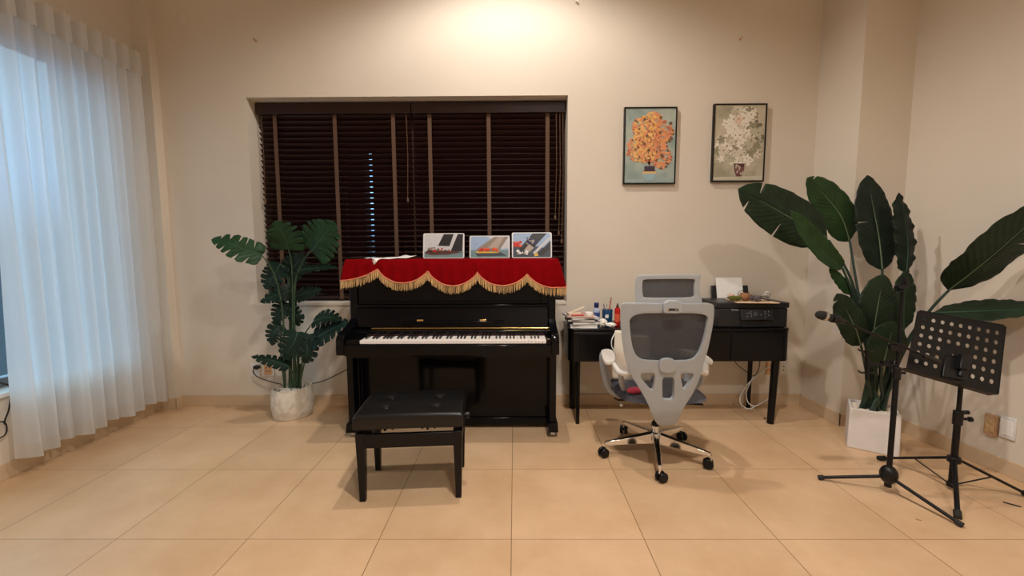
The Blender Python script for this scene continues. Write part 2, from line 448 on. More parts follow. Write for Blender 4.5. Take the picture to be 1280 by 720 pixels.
def cur_x(y, z, k=1.0):
    ph = (CY1 - y) / 0.098 * 2 * math.pi
    w = 0.034 * (0.62 + 0.38 * (2.8 - z) / 2.7)
    s_ = math.sin(ph) + 0.25 * math.sin(2.3 * ph + 1.1) + 0.35 * math.sin(0.37 * ph + z * 0.9)
    return -2.828 + k * w * s_
NY = 260
def cur_y(i, z):
    u = i / NY; spread = (2.8 - z) / 2.7
    y0 = CY0 + 0.035 * (1 - spread); 
    return y0 + (CY1 - 0.02 * math.sin(z * 2) - y0) * u
mb = MB(); zs = [0.125 + (2.64 - 0.125) * k / 40 for k in range(41)]
mb.grid([[Vector((cur_x(cur_y(i, z), z), cur_y(i, z), z + (0.012 * math.sin(cur_y(i, z) * 21) if z < .13 else 0))) for i in range(NY + 1)] for z in zs])
mb.build('panel', M['sheer'], t)
mb = MB()
mb.grid([[Vector((cur_x(cur_y(i, z), z) + .002, cur_y(i, z), z + 0.012 * math.sin(cur_y(i, z) * 21))) for i in range(NY + 1)] for z in (0.122, 0.16, 0.205)])
mb.build('hem', M['header'], t)
mb = MB()
def hx(y, z):
    ph = (CY1 - y) / 0.098 * 2 * math.pi; s_ = math.sin(ph)
    return -2.826 + 0.030 * max(-1, min(1, s_ * 3.2))
mb.grid([[Vector((hx(cur_y(i, z), z), cur_y(i, z), z + (0.006 * math.sin(i * .7) if z > 2.78 else 0))) for i in range(NY + 1)] for z in (2.625, 2.68, 2.74, 2.79)])
mb.build('header_tape', M['header'], t)
place(t, (-2.880, 2.75, 0.12))
t = thing('curtain_rod', 'white curtain rod fixed high on the side wall, end knob by the corner', 'curtain rod')
mb = MB(); mb.tube([(-2.880, -1.0, 2.715), (-2.880, 3.245, 2.715)], 0.011, 12); mb.build('pole', M['white_plastic'], t)
mb = MB(); mb.lathe([(.006, 0), (.014, .006), (.016, .016), (.010, .026)], (-2.880, 3.243, 2.715), 14, Matrix.Rotation(math.radians(-90), 3, 'X')); mb.build('end_knob', M['white_plastic'], t)
for yy in (3.235, 1.2, -0.9):
    mb = MB(); mb.tube([(-2.880, yy, 2.715), (LX + .004, yy, 2.715)], 0.007, 8); mb.lathe([(.022, 0), (.022, .006)], (LX, yy, 2.715), 14, Matrix.Rotation(math.radians(90), 3, 'Y')); mb.build('bracket', M['white_plastic'], t)
place(t, (-2.880, 2.0, 2.715))
mb = MB(); cp = [PX(x, y, -2.925) for x, y in ((-14, 470), (2, 479), (11, 482), (13, 494), (11, 512), (6, 526), (8, 532), (8, 540), (3, 546), (-12, 552))]
mb.tube(spline(cp, 6), 0.004, 6); mb.tube(spline([PX(x, y, -2.93) for x, y in ((-14, 532), (2, 527), (7, 531))], 6), .004, 6)
tag(mb.build('cable', M['rubber']), 'black cable looping down the wall beneath the side window', 'cable')

# ------------------------------------------------------------------ upright piano
pi_ = thing('upright_piano', 'polished black upright piano with its keys uncovered', 'piano')
XL, XR = -1.172, 0.288
G = M['black_gloss']
def side(x0, x1, nm):
    """full side panel: body, key arm with rounded front, leg, toe"""
    mb = MB()
    body = [(3.24, 0.03), (3.24, 1.225), (2.885, 1.225), (2.885, 0.83), (2.80, 0.79), (2.68, 0.765), (2.645, 0.75), (2.628, 0.725), (2.625, 0.64), (2.63, 0.622), (2.93, 0.622), (2.93, 0.03)]
    mb.prism(body, lambda u, v, w: Vector((x0 + w, u, v)), x1 - x0); return mb.build(nm, G, pi_, bevel=0.005)
side(XL, XL + 0.052, 'side_panel'); side(XR - 0.052, XR, 'side_panel')
for (x0, x1) in ((XL + .004, XL + .048), (XR - .048, XR - .004)):
    mb = MB(); xc = (x0 + x1) / 2
    mb.prism([(2.775, .105), (2.775, .60), (2.765, .624), (2.87, .624), (2.87, .105)], lambda u, v, w: Vector((x0 + w, u, v)), x1 - x0)
    lg = mb.build('leg', G, pi_, bevel=0.003)
    mb = MB(); mb.box((xc, 2.84, .075), (.066, .17, .066), taper=(1.1, 1.05)); mb.build('toe_block', G, lg, bevel=0.004)
    mb = MB(); mb.tube([(xc - .014, 2.80, .024), (xc + .014, 2.80, .024)], .0235, 18); mb.b2(xc - .006, xc + .006, 2.78, 2.82, .03, .046); mb.build('caster', M['brass'] if False else M['steel'], lg)
mb = MB(); mb.b2(XL + .05, XR - .05, 2.93, 2.95, .085, .60); mb.build('lower_panel', G, pi_, bevel=0.003)
mb = MB(); mb.b2(XL + .05, XR - .05, 2.915, 2.96, .03, .083); mb.build('bottom_rail', G, pi_, bevel=0.003)
mb = MB(); mb.b2(XL + .05, XR - .05, 2.66, 2.93, .600, .680); mb.build('key_bed', G, pi_, bevel=0.003)
mb = MB(); mb.b2(XL + .05, XR - .05, 2.632, 2.662, .618, .690); mb.build('key_slip', G, pi_, bevel=0.004)
mb = MB(); mb.b2(XL + .05, XR - .05, 3.20, 3.23, .03, 1.20); mb.build('back_board', M['black_satin'], pi_)
for (x0, x1) in ((XL + .052, -1.026), (0.207, XR - .052)):
    mb = MB(); mb.b2(x0, x1, 2.650, 2.80, .68, .722); mb.b2(x0, x1, 2.80, 2.86, .68, .745); mb.build('cheek_block', G, pi_, bevel=0.005)
# keys
K0, K1 = -1.024, 0.205; kw = (K1 - K0) / 52
wk0 = bk0 = None
for i in range(52):
    if wk0 is None:
        mb = MB(); mb.b2(-kw / 2 + .0005, kw / 2 - .0005, 0, .150, -.022, 0); wk0 = o = mb.build('white_key', M['ivory'], pi_, bevel=0.0012)
    else:
        o = wk0.copy(); COL.objects.link(o)
    o.location = (K0 + kw * (i + .5), 2.655, .716)
pat = [1, 0, 1, 1, 0, 1, 1]      # after A B C D E F G
for i in range(51):
    if not pat[i % 7]: continue
    if bk0 is None:
        mb = MB(); mb.prism([(0, 0), (.006, .011), (.095, .012), (.095, -.004), (0, -.004)], lambda u, v, w: Vector((-.0055 + w, u, v)), .011); bk0 = o = mb.build('black_key', M['ebony'], pi_, bevel=0.0015)
    else:
        o = bk0.copy(); COL.objects.link(o)
    o.location = (K0 + kw * (i + 1), 2.707, .717)
KEYS = [k for k in COL.objects if k.name.startswith(('white_key', 'black_key'))]
mb = MB(); mb.b2(K0, K1, 2.800, 2.812, .70, .729); mb.build('key_felt', M['felt_red'], pi_)
mb = MB(); mb.prism([(2.808, .722), (2.808, .748), (2.85, .756), (2.90, .756), (2.90, .70), (2.85, .70)], lambda u, v, w: Vector((XL + .05 + w, u, v)), XR - XL - .10); mb.build('name_rail', G, pi_, bevel=0.002)
mb = MB(); mb.tube([(-1.01, 2.848, .7615), (0.24, 2.848, .7615)], .0052, 8)
for k in range(48): mb.tube([(-1.0 + k * .026, 2.848, .7615), (-1.0 + k * .026 + .002, 2.848, .7615)], .0062, 8)
mb.build('brass_hinge', M['brass'], pi_)
mb = MB(); mb.prism([(2.852, .768), (2.866, .768), (2.900, .905), (2.886, .908)], lambda u, v, w: Vector((XL + .056 + w, u, v)), XR - XL - .112); fb = mb.build('fallboard', G, pi_, bevel=0.003)
mb = MB(); mb.prism([(2.832, .800), (2.845, .798), (2.870, .808), (2.870, .815), (2.835, .812)], lambda u, v, w: Vector((-0.80 + w, u, v)), 0.72); mb.build('music_ledge', G, fb, bevel=0.002)
for x in (-0.666, -0.224):
    mb = MB(); mb.box((x, 2.846, .8185), (.046, .012, .013)); mb.build('ledge_clip', M['brass'], fb, bevel=0.002)
mb = MB(); mb.b2(XL + .05, XR - .05, 2.872, 2.90, .908, .925); mb.build('ledge', G, pi_, bevel=0.003)
mb = MB(); mb.b2(XL + .05, XR - .05, 2.905, 2.925, .925, 1.215); up = mb.build('upper_panel', G, pi_, bevel=0.003)
mb = MB(); mb.b2(XL + .10, XR - .10, 2.896, 2.906, .945, 1.19); mb.build('raised_panel', G, up, bevel=0.004)
mb = MB(); mb.b2(XL - .012, XR + .012, 2.868, 3.25, 1.222, 1.243); mb.build('lid', G, pi_, bevel=0.005)
for (x, z) in ((0.262, .850), (0.262, .832), (0.262, .757)):
    pass
base = Vector((-0.44, 2.93, 0)); T_ = Matrix.Translation(-base)
done = set()
for k in [c for c in list(COL.objects)]:
    if k in KEYS: k.parent = pi_; k.location = k.location - base; continue
    p = k.parent
    if (p == pi_ or (p and p.parent == pi_)) and k.data.name not in done: k.data.transform(T_); done.add(k.data.name)
pi_.location = base

# red cover with gold fringe
vel = mat('red_velvet', lin(122, 0, 6), 0.9, var=0.12, scale=25, spec=0.08)
gold = mat('gold_fringe', lin(222, 184, 128), 0.6, var=0.35, scale=160)
trimm = mat('pink_gold_braid', lin(226, 130, 100), 0.7)
cv = thing('piano_cover', 'red velvet cover with scalloped gold fringe draped over the piano top', 'cover')
ZT = 1.2455; cxl, cxr, cyf, cyb = XL - .016, XR + .018, 2.858, 3.235
path = []   # (x, y, nx, ny, s) along left side, front, right side
def seg_(a, b, n, nx, ny, last=False):
    for i in range(n + (1 if last else 0)):
        t_ = i / n; path.append((a[0] + (b[0] - a[0]) * t_, a[1] + (b[1] - a[1]) * t_, nx, ny))
def arc_(c, a0, a1, r, n):
    for i in range(n): 
        a = a0 + (a1 - a0) * i / n; path.append((c[0] + r * math.cos(a), c[1] + r * math.sin(a), math.cos(a), math.sin(a)))
rr = 0.018
seg_((cxl, cyb), (cxl, cyf + rr), 30, -1, 0)
arc_((cxl + rr, cyf + rr), math.pi, 1.5 * math.pi, rr, 6)
seg_((cxl + rr, cyf), (cxr - rr, cyf), 200, 0, -1)
arc_((cxr - rr, cyf + rr), 1.5 * math.pi, 2 * math.pi, rr, 6)
seg_((cxr, cyf + rr), (cxr, cyb), 30, 1, 0, True)
peaks = [(-1.56, 1.19), (-0.955, 1.182), (-0.604, 1.169), (-0.259, 1.156), (0.086, 1.144), (0.46, 1.16)]
trough = [1.098, 1.083, 1.062, 1.062, 1.046]
def hem(i):
    x, y, nx, ny = path[i]
    if nx < -.5 and ny > -.5: s_ = cxl - (y - cyf) * 0.9
    elif nx > .5 and ny > -.5: s_ = cxr + (y - cyf) * 0.9
    else: s_ = x
    for k in range(5):
        a, b = peaks[k], peaks[k + 1]
        if a[0] <= s_ <= b[0]:
            t_ = (s_ - a[0]) / (b[0] - a[0]); ln = a[1] + (b[1] - a[1]) * t_
            d = ln - trough[k] if k not in () else 0
            sg = 4 * t_ * (1 - t_)
            return ln - (ln - trough[k]) * (sg ** 0.8)
    return 1.13
def skirt(i, f):
    x, y, nx, ny = path[i]; zb = hem(i); z = ZT + (zb - ZT) * f
    fl = 0.006 + (0.034 if abs(nx) > .5 else 0.012) * f * (ZT - zb) / .15 + 0.006 * f * math.sin(i * 0.55) + 0.004 * f * math.sin(i * .23 + 1)
    dr = min(1, f * 4)
    return Vector((x + nx * fl * dr, y + ny * fl * dr, z))
mb = MB()
mb.grid([[skirt(i, f) for i in range(len(path))] for f in (0, .06, .15, .3, .45, .6, .75, .88, 1.0)])
nx_ = 40
mb.grid([[Vector((cxl + (cxr - cxl) * a / nx_, cyf + (cyb - cyf) * b / 8, ZT + .0008 * math.sin(a * 1.7 + b))) for a in range(nx_ + 1)] for b in range(9)])
mb.build('velvet', vel, cv, solid=0.0025, weld=0.004)
mb = MB()
mb.tube([skirt(i, 1.0) + Vector((path[i][2] * .002, path[i][3] * .002, 0)) for i in range(len(path))], 0.0040, 6); mb.build('braid', trimm, cv)
mb = MB(); random.seed(3)
acc = 0
for i in range(len(path) - 1):
    a = skirt(i, 1.0); b = skirt(i + 1, 1.0)
    d_ = (b - a).length; n = max(1, int(round(d_ / 0.0055)))
    for k in range(n):
        p = a.lerp(b, (k + .5) / n); nrm = Vector((path[i][2], path[i][3], 0)); tang = Vector((-nrm.y, nrm.x, 0))
        L_ = 0.056 + random.uniform(-.006, .006); w = random.uniform(-.005, .005)
        mb.tube([p + nrm * .001, p + tang * w * .5 + Vector((0, 0, -L_ * .5)), p + tang * w + nrm * random.uniform(-.002, .003) + Vector((0, 0, -L_))], [.0016, .0019, .0013], 4)
f = mb.build('fringe', gold, cv)
place(cv, (-0.44, 3.05, ZT))

# crumpled sheet on the piano
mb = MB()
A = P(474, 325, 2.90); rows = []
n1, n2 = 16, 12
c00 = Vector((-0.975, 2.845)); ux = Vector((0.22, 0.16)); uy = Vector((-0.13, 0.17))
for i in range(n1 + 1):
    r_ = []
    for j in range(n2 + 1):
        q = c00 + ux * (i / n1 * 1.15) + uy * (j / n2)
        z = ZT + .006 + .022 * max(0, (i / n1 - .55)) ** 1.5 * 2.5 + .003 * math.sin(i * .9 + j * .5) + .004 * j / n2
        if q.y < 2.872: z = ZT + .007 - (2.872 - q.y) * 1.6; q = Vector((q.x, 2.838 + (q.y - 2.80) * .1))
        r_.append(Vector((q.x, q.y, z)))
    rows.append(r_)
mb.grid(rows)
tag(mb.build('paper_sheet', M['paper'], solid=.0006), 'loose white paper sheet on the red cover, corner drooping over the edge', 'paper')

# ------------------------------------------------------------------ sailing photographs
def cm(name, c): return mat(name, lin(*c), 0.35, var=0.06, scale=60)
pc = dict(sky=cm('photo_pale_sky', (196, 198, 200)), blue=cm('photo_blue_sky', (150, 175, 205)), sail=cm('photo_black_sail', (38, 38, 42)), grey=cm('photo_grey_sail', (140, 128, 118)), sea=cm('photo_sea', (110, 140, 142)), dsea=cm('photo_dark_sea', (60, 72, 82)), orange=cm('photo_orange', (226, 92, 50)), red=cm('photo_red', (190, 50, 40)), navy=cm('photo_navy', (40, 46, 84)), brown=cm('photo_brown', (86, 58, 52)), tan=cm('photo_tan', (170, 158, 146)), yellow=cm('photo_yellow', (215, 180, 60)), white=cm('photo_white_border', (225, 225, 225)))
pk = list(pc)
def photo(px, y0, y1, art, label, Yp=3.06):
    """px: left, right pixel; art: list of (colour, polygon in 0..1 units)"""
    a = P(px[0], y1, Yp); b = P(px[1], y0, Yp); w = b.x - a.x; h = b.z - a.z + .004
    t = thing('photo_card', label, 'photo', 'sailing photographs standing on the piano')
    lean = 0.16
    def fn(u, v, d): return Vector((a.x + u * w, Yp + v * h * lean - d, ZT + .004 + v * h))
    def rr_(m_, r=.06):
        pts = []
        for (cx_, cy_, a0) in ((1 - m_ - r * h / w, 1 - m_ - r, 0), (m_ + r * h / w, 1 - m_ - r, 90), (m_ + r * h / w, m_ + r, 180), (1 - m_ - r * h / w, m_ + r, 270)):
            for k in range(5):
                an = math.radians(a0 + k * 22.5); pts.append((cx_ + r * h / w * math.cos(an), cy_ + r * math.sin(an)))
        return pts
    mb = MB(); mb.prism(rr_(0), lambda u, v, d: fn(u, v, d), .005); mb.build('board', pc['white'], t, smooth=False)
    mb = MB(); mb.mi = pk.index(art[0]); mb.prism(rr_(.028), lambda u, v, d: fn(u, v, .005 + d), .0006)
    for k, (c_, poly) in enumerate(art[1]):
        mb.mi = pk.index(c_); poly = [(min(max(u, .03), .97), min(max(v, .035), .965)) for u, v in poly]
        mb.prism(poly, lambda u, v, d: fn(u, v, .0056 + .00015 * k + d), .0004)
    mb.build('print', [pc[k] for k in pk], t, smooth=False)
    mb = MB(); c_ = a.x + w / 2
    mb.prism([(Yp + .012, ZT + .02), (Yp + .06, ZT + .002), (Yp + .064, ZT + .004), (Yp + .7 * h * lean + .006, ZT + .7 * h)], lambda u, v, d: Vector((c_ - .012 + d, u, v)), .024); mb.build('easel_leg', M['black_plastic'], t, smooth=False)
    place(t, (c_, Yp, ZT))
def blobs(cs, x0, x1, y0, y1, n, r, seed):
    random.seed(seed); out = []
    for _ in range(n):
        cx_, cy_ = random.uniform(x0, x1), random.uniform(y0, y1); q = r * random.uniform(.6, 1.3)
        out.append((random.choice(cs), [(cx_ + q * .7 * math.cos(a), cy_ + q * math.sin(a)) for a in (0, 1.2, 2.3, 3.4, 4.6, 5.5)]))
    return out
photo((529, 580), 292, 323, ('sky', [('sea', [(0, 0), (1, 0), (1, .3), (0, .28)]), ('sail', [(.36, .5), (.5, .98), (.74, .98), (.64, .48)]), ('sail', [(.66, .24), (.84, .97), (.98, .97), (.95, .28)]), ('brown', [(.04, .2), (.12, .34), (.62, .30), (.97, .24), (.6, .14), (.2, .13)])] + blobs(['brown', 'brown', 'tan', 'sail', 'red'], .12, .66, .25, .42, 30, .035, 5)), 'small rounded photo card of a racing yacht with two black sails')
photo((587, 637), 295.5, 323, ('blue', [('sky', [(.45, .98), (.98, .98), (.98, .45), (.8, .4)]), ('grey', [(.14, .36), (.62, .95), (.98, .95), (.75, .36)]), ('tan', [(.45, .45), (.72, .95), (.86, .95), (.68, .42)]), ('sea', [(0, 0), (1, 0), (1, .36), (0, .36)]), ('dsea', [(.14, .22), (.76, .28), (.94, .10), (.5, .08), (.2, .08)]), ('yellow', [(.14, .30), (.76, .28), (.7, .23), (.2, .22)])] + blobs(['orange', 'orange', 'red'], .24, .70, .32, .44, 26, .05, 6)), 'photo card of a yacht with brown sails and an orange-clad crew, shortest of the three')
photo((640, 690), 291.5, 323, ('blue', [('dsea', [(0, 0), (1, 0), (1, .35), (.45, .5), (0, .45)]), ('sail', [(.15, .3), (.52, .98), (.88, .98), (.42, .2)]), ('tan', [(.30, .30), (.43, .55), (.55, .40), (.36, .12)]), ('sky', [(.52, .2), (.92, .8), (.97, .75), (.58, .15)]), ('sail', [(.64, .15), (.97, .68), (.97, .35), (.75, .08)]), ('yellow', [(.55, .14), (.64, .2), (.66, .08), (.57, .06)])] + blobs(['red', 'orange', 'red'], .03, .22, .45, .72, 16, .06, 7) + blobs(['navy', 'navy', 'tan'], .38, .66, .55, .78, 22, .05, 8) + blobs(['tan', 'white'], .1, .4, .12, .28, 8, .05, 9)), 'photo card of crew in red and navy aboard a steeply heeling yacht')

# ------------------------------------------------------------------ piano bench
be = thing('piano_bench', 'black tufted vinyl piano bench standing in front of the piano', 'bench')
bw, bd = 0.545, 0.355
for (sx, sy) in ((-1, -1), (1, -1), (-1, 1), (1, 1)):
    mb = MB(); mb.box((sx * (bw / 2 - .024), sy * (bd / 2 - .024), .185), (.048, .048, .37), taper=(.62, .62)); mb.build('leg', M['black_satin'], be, bevel=0.002)
for sy in (-1, 1):
    mb = MB(); mb.box((0, sy * (bd / 2 - .014), .328), (bw - .09, .022, .074)); mb.build('apron', M['black_satin'], be, bevel=0.002)
for sx in (-1, 1):
    mb = MB(); mb.box((sx * (bw / 2 - .014), 0, .333), (.022, bd - .09, .082)); mb.build('apron', M['black_satin'], be, bevel=0.002)
mb = MB()
for sy in (-.10, .10):
    for sx in (-.13, .09):
        mb.box((sx, sy, .378), (.085, .006, .014), Matrix.Rotation(.42, 3, 'Y')); mb.box((sx, sy, .378), (.085, .006, .014), Matrix.Rotation(-.42, 3, 'Y')); mb.box((sx, 0, .372), (.012, .28, .010))
mb.box((-bw / 2 + .045, 0, .375), (.07, bd - .05, .040)); mb.box((bw / 2 - .03, 0, .375), (.03, bd - .05, .040)); mb.tube([(-.22, 0, .388), (.30, 0, .388)], .006, 10)
mb.build('scissor_lift', M['black_metal'], be)
mb = MB(); mb.box((0, 0, .396), (bw - .01, bd - .01, .010)); mb.build('seat_board', M['black_satin'], be, bevel=.003)
mb = MB(); nx, ny = 54, 36; hw, hd = bw / 2 + .006, bd / 2 + .006
tufts = [(-.15, -.075), (.09, -.075), (-.15, .075), (.09, .075)]
tufts = [(-.135, -.07), (.135, -.07), (-.135, .07), (.135, .07)]
def cush(u, v):
    ex = max(0, abs(u) - (1 - .016 / hw)) * hw; ey = max(0, abs(v) - (1 - .016 / hd)) * hd
    z = .476 - 30 * (ex * ex + ey * ey) - .004 * (u * u + v * v)
    for tx, ty in tufts:
        d2 = (u * hw - tx) ** 2 + (v * hd - ty) ** 2
        z -= .014 * math.exp(-d2 / .0003) + .006 * math.exp(-d2 / .002)
    return Vector((u * hw, v * hd, z))
mb.grid([[cush(-1 + 2 * i / nx, -1 + 2 * j / ny) for i in range(nx + 1)] for j in range(ny + 1)])
per = [(-1 + 2 * i / nx, -1) for i in range(nx)] + [(1, -1 + 2 * j / ny) for j in range(ny)] + [(1 - 2 * i / nx, 1) for i in range(nx)] + [(-1, 1 - 2 * j / ny) for j in range(ny)] + [(-1, -1)]
def sidep(u, v, f):
    p = cush(u, v); b = .006 * math.sin(math.pi * f) ; l = math.hypot(u, v)
    return Vector((p.x + (b * (1 if u > .99 else -1 if u < -.99 else 0)) * .6, p.y + (b * (1 if v > .99 else -1 if v < -.99 else 0)) * .6, p.z + (.396 - p.z) * f))
mb.grid([[sidep(u, v, f) for u, v in per] for f in (0, .15, .35, .6, .85, 1)])
cu = mb.build('cushion', M['vinyl'], be, weld=.0008, angle=60)
for tx, ty in tufts:
    mb = MB(); mb.ball((tx, ty, .463), .011, 14, 8, (1, 1, .5)); mb.build('tuft_button', M['vinyl'], cu)
for s in (1,):
    mb = MB(); mb.tube([(s * (bw / 2 - .01), -.02, .392), (s * (bw / 2 + .012), -.02, .392)], .007, 10); mb.tube([(bw / 2 + .012, -.02, .392), (bw / 2 + .034, -.02, .392)], .019, 14); mb.build('height_knob', M['black_plastic'], be, bevel=.003)
be.location = (-0.562, 2.212, 0); be.rotation_euler = (0, 0, math.radians(4.2))

# ------------------------------------------------------------------ flower pictures
def picture(label, px, z0, z1, bgc, flowers, seed, vase):
    t = thing('framed_picture', label, 'picture', None)
    Yf = WY - .030
    x0, x1 = px; w = x1 - x0; h = z1 - z0
    mb = MB(); fw = .009
    mb.b2(x0, x0 + fw, Yf, WY, z0, z1); mb.b2(x1 - fw, x1, Yf, WY, z0, z1); mb.b2(x0 + fw, x1 - fw, Yf, WY, z0, z0 + fw); mb.b2(x0 + fw, x1 - fw, Yf, WY, z1 - fw, z1)
    mb.build('frame', M['black_satin'], t, smooth=False)
    mb = MB(); mb.b2(x0 + fw, x1 - fw, Yf + .006, WY - .002, z0 + fw, z1 - fw); mb.build('canvas', bgc, t, smooth=False)
    ys = Yf + .0058
    mats = [mat('paint_%s_%d' % (t.name[:6], i), lin(*c), 0.7, var=.12, scale=90) for i, c in enumerate(flowers['cols'] + vase['cols'] + flowers['stems'])]
    nf = len(flowers['cols']); nv = len(vase['cols'])
    mb = MB(); random.seed(seed)
    def pt(u, v, d): return Vector((x0 + w * u, ys - d, z0 + h * v))
    # table line under the painted vase
    mb.mi = nf + nv + len(flowers['stems']) - 1
    mb.prism([(.03, .025), (.97, .025), (.97, .075), (.03, .06)], lambda u, v, d: pt(u, v, d), .0002)
    # stems
    for k in range(34):
        a = random.uniform(-.9, .9); l = random.uniform(.2, .62)
        mb.mi = nf + nv + random.randrange(max(1, len(flowers['stems']) - 1)); b = (vase['x'], .24); e_ = (vase['x'] + math.sin(a) * l * .75, .26 + math.cos(a) * l)
        mb.prism([(b[0] - .004, b[1]), (b[0] + .004, b[1]), (e_[0] + .003, e_[1]), (e_[0] - .003, e_[1])], lambda u, v, d: pt(u, v, .0003 + d), .0002)
    # leaves and flowers
    blobs_ = flowers['blobs']
    n = flowers['n']
    for k in range(n):
        c = random.choice(blobs_); a = random.uniform(0, 6.283); r = math.sqrt(random.random())
        u = c[0] + c[2] * r * math.cos(a); v = c[1] + c[3] * r * math.sin(a)
        u = min(max(u, .06), .94); v = min(max(v, .12), .95)
        s = flowers['size'] * random.uniform(.55, 1.2)
        ci = flowers['pick'](u, v, random.random()); mb.mi = ci
        a0 = random.random() * 6.28; d0 = .0005 + .0000035 * k; pts = []
        for q in range(20):
            an = a0 + q * 2 * math.pi / 20; rad = s * (.50 + .5 * abs(math.cos(2.5 * (an - a0))))
            pts.append((min(max(u + rad * math.cos(an) / w, .035), .965), min(max(v + rad * math.sin(an) / h, .03), .97)))
        mb.prism(pts, lambda uu, vv, d: pt(uu, vv, d0 + d), .0002)
        mb.mi = nf + nv
        if random.random() < .8:
            mb.prism([(u + s * .16 * math.cos(q) / w, v + s * .16 * math.sin(q) / h) for q in (0, 1.26, 2.5, 3.77, 5.03)], lambda uu, vv, d: pt(uu, vv, d0 + .0002 + d), .0001)
    # vase
    prof = vase['prof']
    for ci, (va, vb) in enumerate(vase['bands']):
        pts = [q for q in prof if va - 1e-6 <= q[1] <= vb + 1e-6]
        poly = [(vase['x'] + q[0], q[1]) for q in pts] + [(vase['x'] - q[0], q[1]) for q in pts[::-1]]
        mb.mi = nf + ci; mb.prism(poly, lambda u, v, d: pt(u, v, .0026 + d), .0003)
    for k in range(vase['spots']):
        mb.mi = nf + nv - 1; u = vase['x'] + random.uniform(-.07, .07); v = random.uniform(*vase['spotz'])
        mb.prism([(u + .016 * math.cos(q), v + .012 * math.sin(q * 1.0)) for q in (0, 1.1, 2.4, 3.4, 4.6, 5.4)], lambda uu, vv, d: pt(uu, vv, .003 + .00002 * k + d), .0002)
    mb.build('painting', mats, t, smooth=False)
    place(t, (x0 + w / 2, WY - .015, z0))
def grad_mat(name, ca, cb, cc):
    m = bpy.data.materials.new(name); m.use_nodes = True; nt = m.node_tree; b = nt.nodes['Principled BSDF']; b.inputs['Roughness'].default_value = .7
    tc = nt.nodes.new('ShaderNodeTexCoord'); nz = nt.nodes.new('ShaderNodeTexNoise'); nz.inputs['Scale'].default_value = 5; nz.inputs['Detail'].default_value = 3
    nt.links.new(tc.outputs['Object'], nz.inputs[0]); r = nt.nodes.new('ShaderNodeValToRGB')
    r.color_ramp.elements[0].position = .35; r.color_ramp.elements[0].color = lin(*ca) + (1,); r.color_ramp.elements[1].position = .68; r.color_ramp.elements[1].color = lin(*cc) + (1,)
    r.color_ramp.elements.new(.5).color = lin(*cb) + (1,)
    nt.links.new(nz.outputs[0], r.inputs[0]); nt.links.new(r.outputs[0], b.inputs['Base Color']); return m
picture('picture of orange flowers in a pale blue vase on the back wall', (0.872, 1.288), 1.832, 2.428,
        grad_mat('painted_teal_ground', (132, 150, 146), (158, 172, 164), (178, 186, 170)),
        dict(cols=[(234, 166, 92), (240, 192, 116), (226, 150, 108), (196, 108, 72), (112, 84, 62), (206, 172, 132)], stems=[(96, 100, 70), (70, 84, 60), (120, 128, 90), (150, 166, 166)],
             blobs=[(.50, .48, .30, .24), (.50, .48, .26, .22), (.36, .72, .20, .16), (.56, .82, .16, .12), (.76, .68, .18, .16), (.24, .46, .18, .16), (.72, .36, .20, .16), (.50, .60, .3, .2)], n=900, size=.0135,
             pick=lambda u, v, r: (4 if r < .10 or (u > .8 and r < .35) else 5 if (u < .2 and r < .4) else 1 if (r < .45 and u < .6) else 2 if r < .72 else 3 if r < .82 else 0)), 11,
        dict(x=.50, cols=[(150, 178, 184), (214, 178, 120), (60, 44, 60), (70, 50, 66)], prof=[(.05, .045), (.085, .06), (.12, .10), (.13, .135), (.13, .15), (.125, .165), (.10, .18), (.10, .235)], bands=[(.045, .135), (.135, .165), (.165, .235)], spots=12, spotz=(.17, .23)))
picture('picture of white flowers in a dark patterned vase on the back wall', (1.578, 1.994), 1.846, 2.449,
        grad_mat('painted_olive_ground', (150, 146, 122), (186, 178, 156), (206, 194, 172)),
        dict(cols=[(232, 226, 212), (214, 204, 186), (190, 182, 160), (224, 196, 178), (150, 144, 120), (112, 108, 88)], stems=[(130, 132, 104), (150, 148, 120), (110, 112, 84), (200, 196, 176)],
             blobs=[(.50, .50, .34, .24), (.45, .70, .24, .18), (.60, .86, .22, .10), (.82, .58, .14, .18), (.22, .42, .18, .16), (.70, .40, .22, .14), (.5, .38, .3, .14)], n=170, size=.046,
             pick=lambda u, v, r: (3 if (u < .5 and v > .6 and r < .15) else (4 if r < .4 else 5 if r < .7 else 2) if (u > .74 and v > .4) else 4 if r < .08 else 1 if r < .4 else 2 if r < .6 else 0)), 12,
        dict(x=.52, cols=[(104, 64, 60), (120, 78, 70), (84, 48, 50), (196, 180, 168)], prof=[(.045, .07), (.055, .08), (.08, .12), (.095, .16), (.10, .19), (.09, .215), (.11, .235)], bands=[(.07, .12), (.12, .19), (.19, .235)], spots=16, spotz=(.09, .22)))

# hooks and marks on the wall
for (x, y, lb) in ((320, 51, 'small screw hook high on the wall above the blinds'), (925, 49, 'small screw hook high on the wall above the picture of white flowers'), (720.5, 3, 'small hook at the very top of the wall beside the bright lamp glow')):
    p = P(x, y, WY); t = thing('wall_hook', lb, 'hook')
    mb = MB(); mb.lathe([(.010, 0), (.010, .004), (.004, .006)], (p.x, WY, p.z), 14, Matrix.Rotation(math.radians(90), 3, 'X')); mb.build('rosette', M['tan'], t)
    mb = MB(); mb.tube([(p.x, WY, p.z), (p.x, WY - .025, p.z), (p.x, WY - .032, p.z - .006), (p.x, WY - .032, p.z + .008)], .003, 8); mb.build('screw', M['steel'], t)
    place(t, (p.x, WY, p.z))
p = P(228, 22, WY); mb = MB(); mb.lathe([(.050, 0), (.050, .003), (.046, .0045)], (p.x, WY, p.z), 32, Matrix.Rotation(math.radians(90), 3, 'X'))
tag(mb.build('cover_cap', M['wall']), 'round painted blanking cap high on the wall near the curtain corner', 'wall cap')

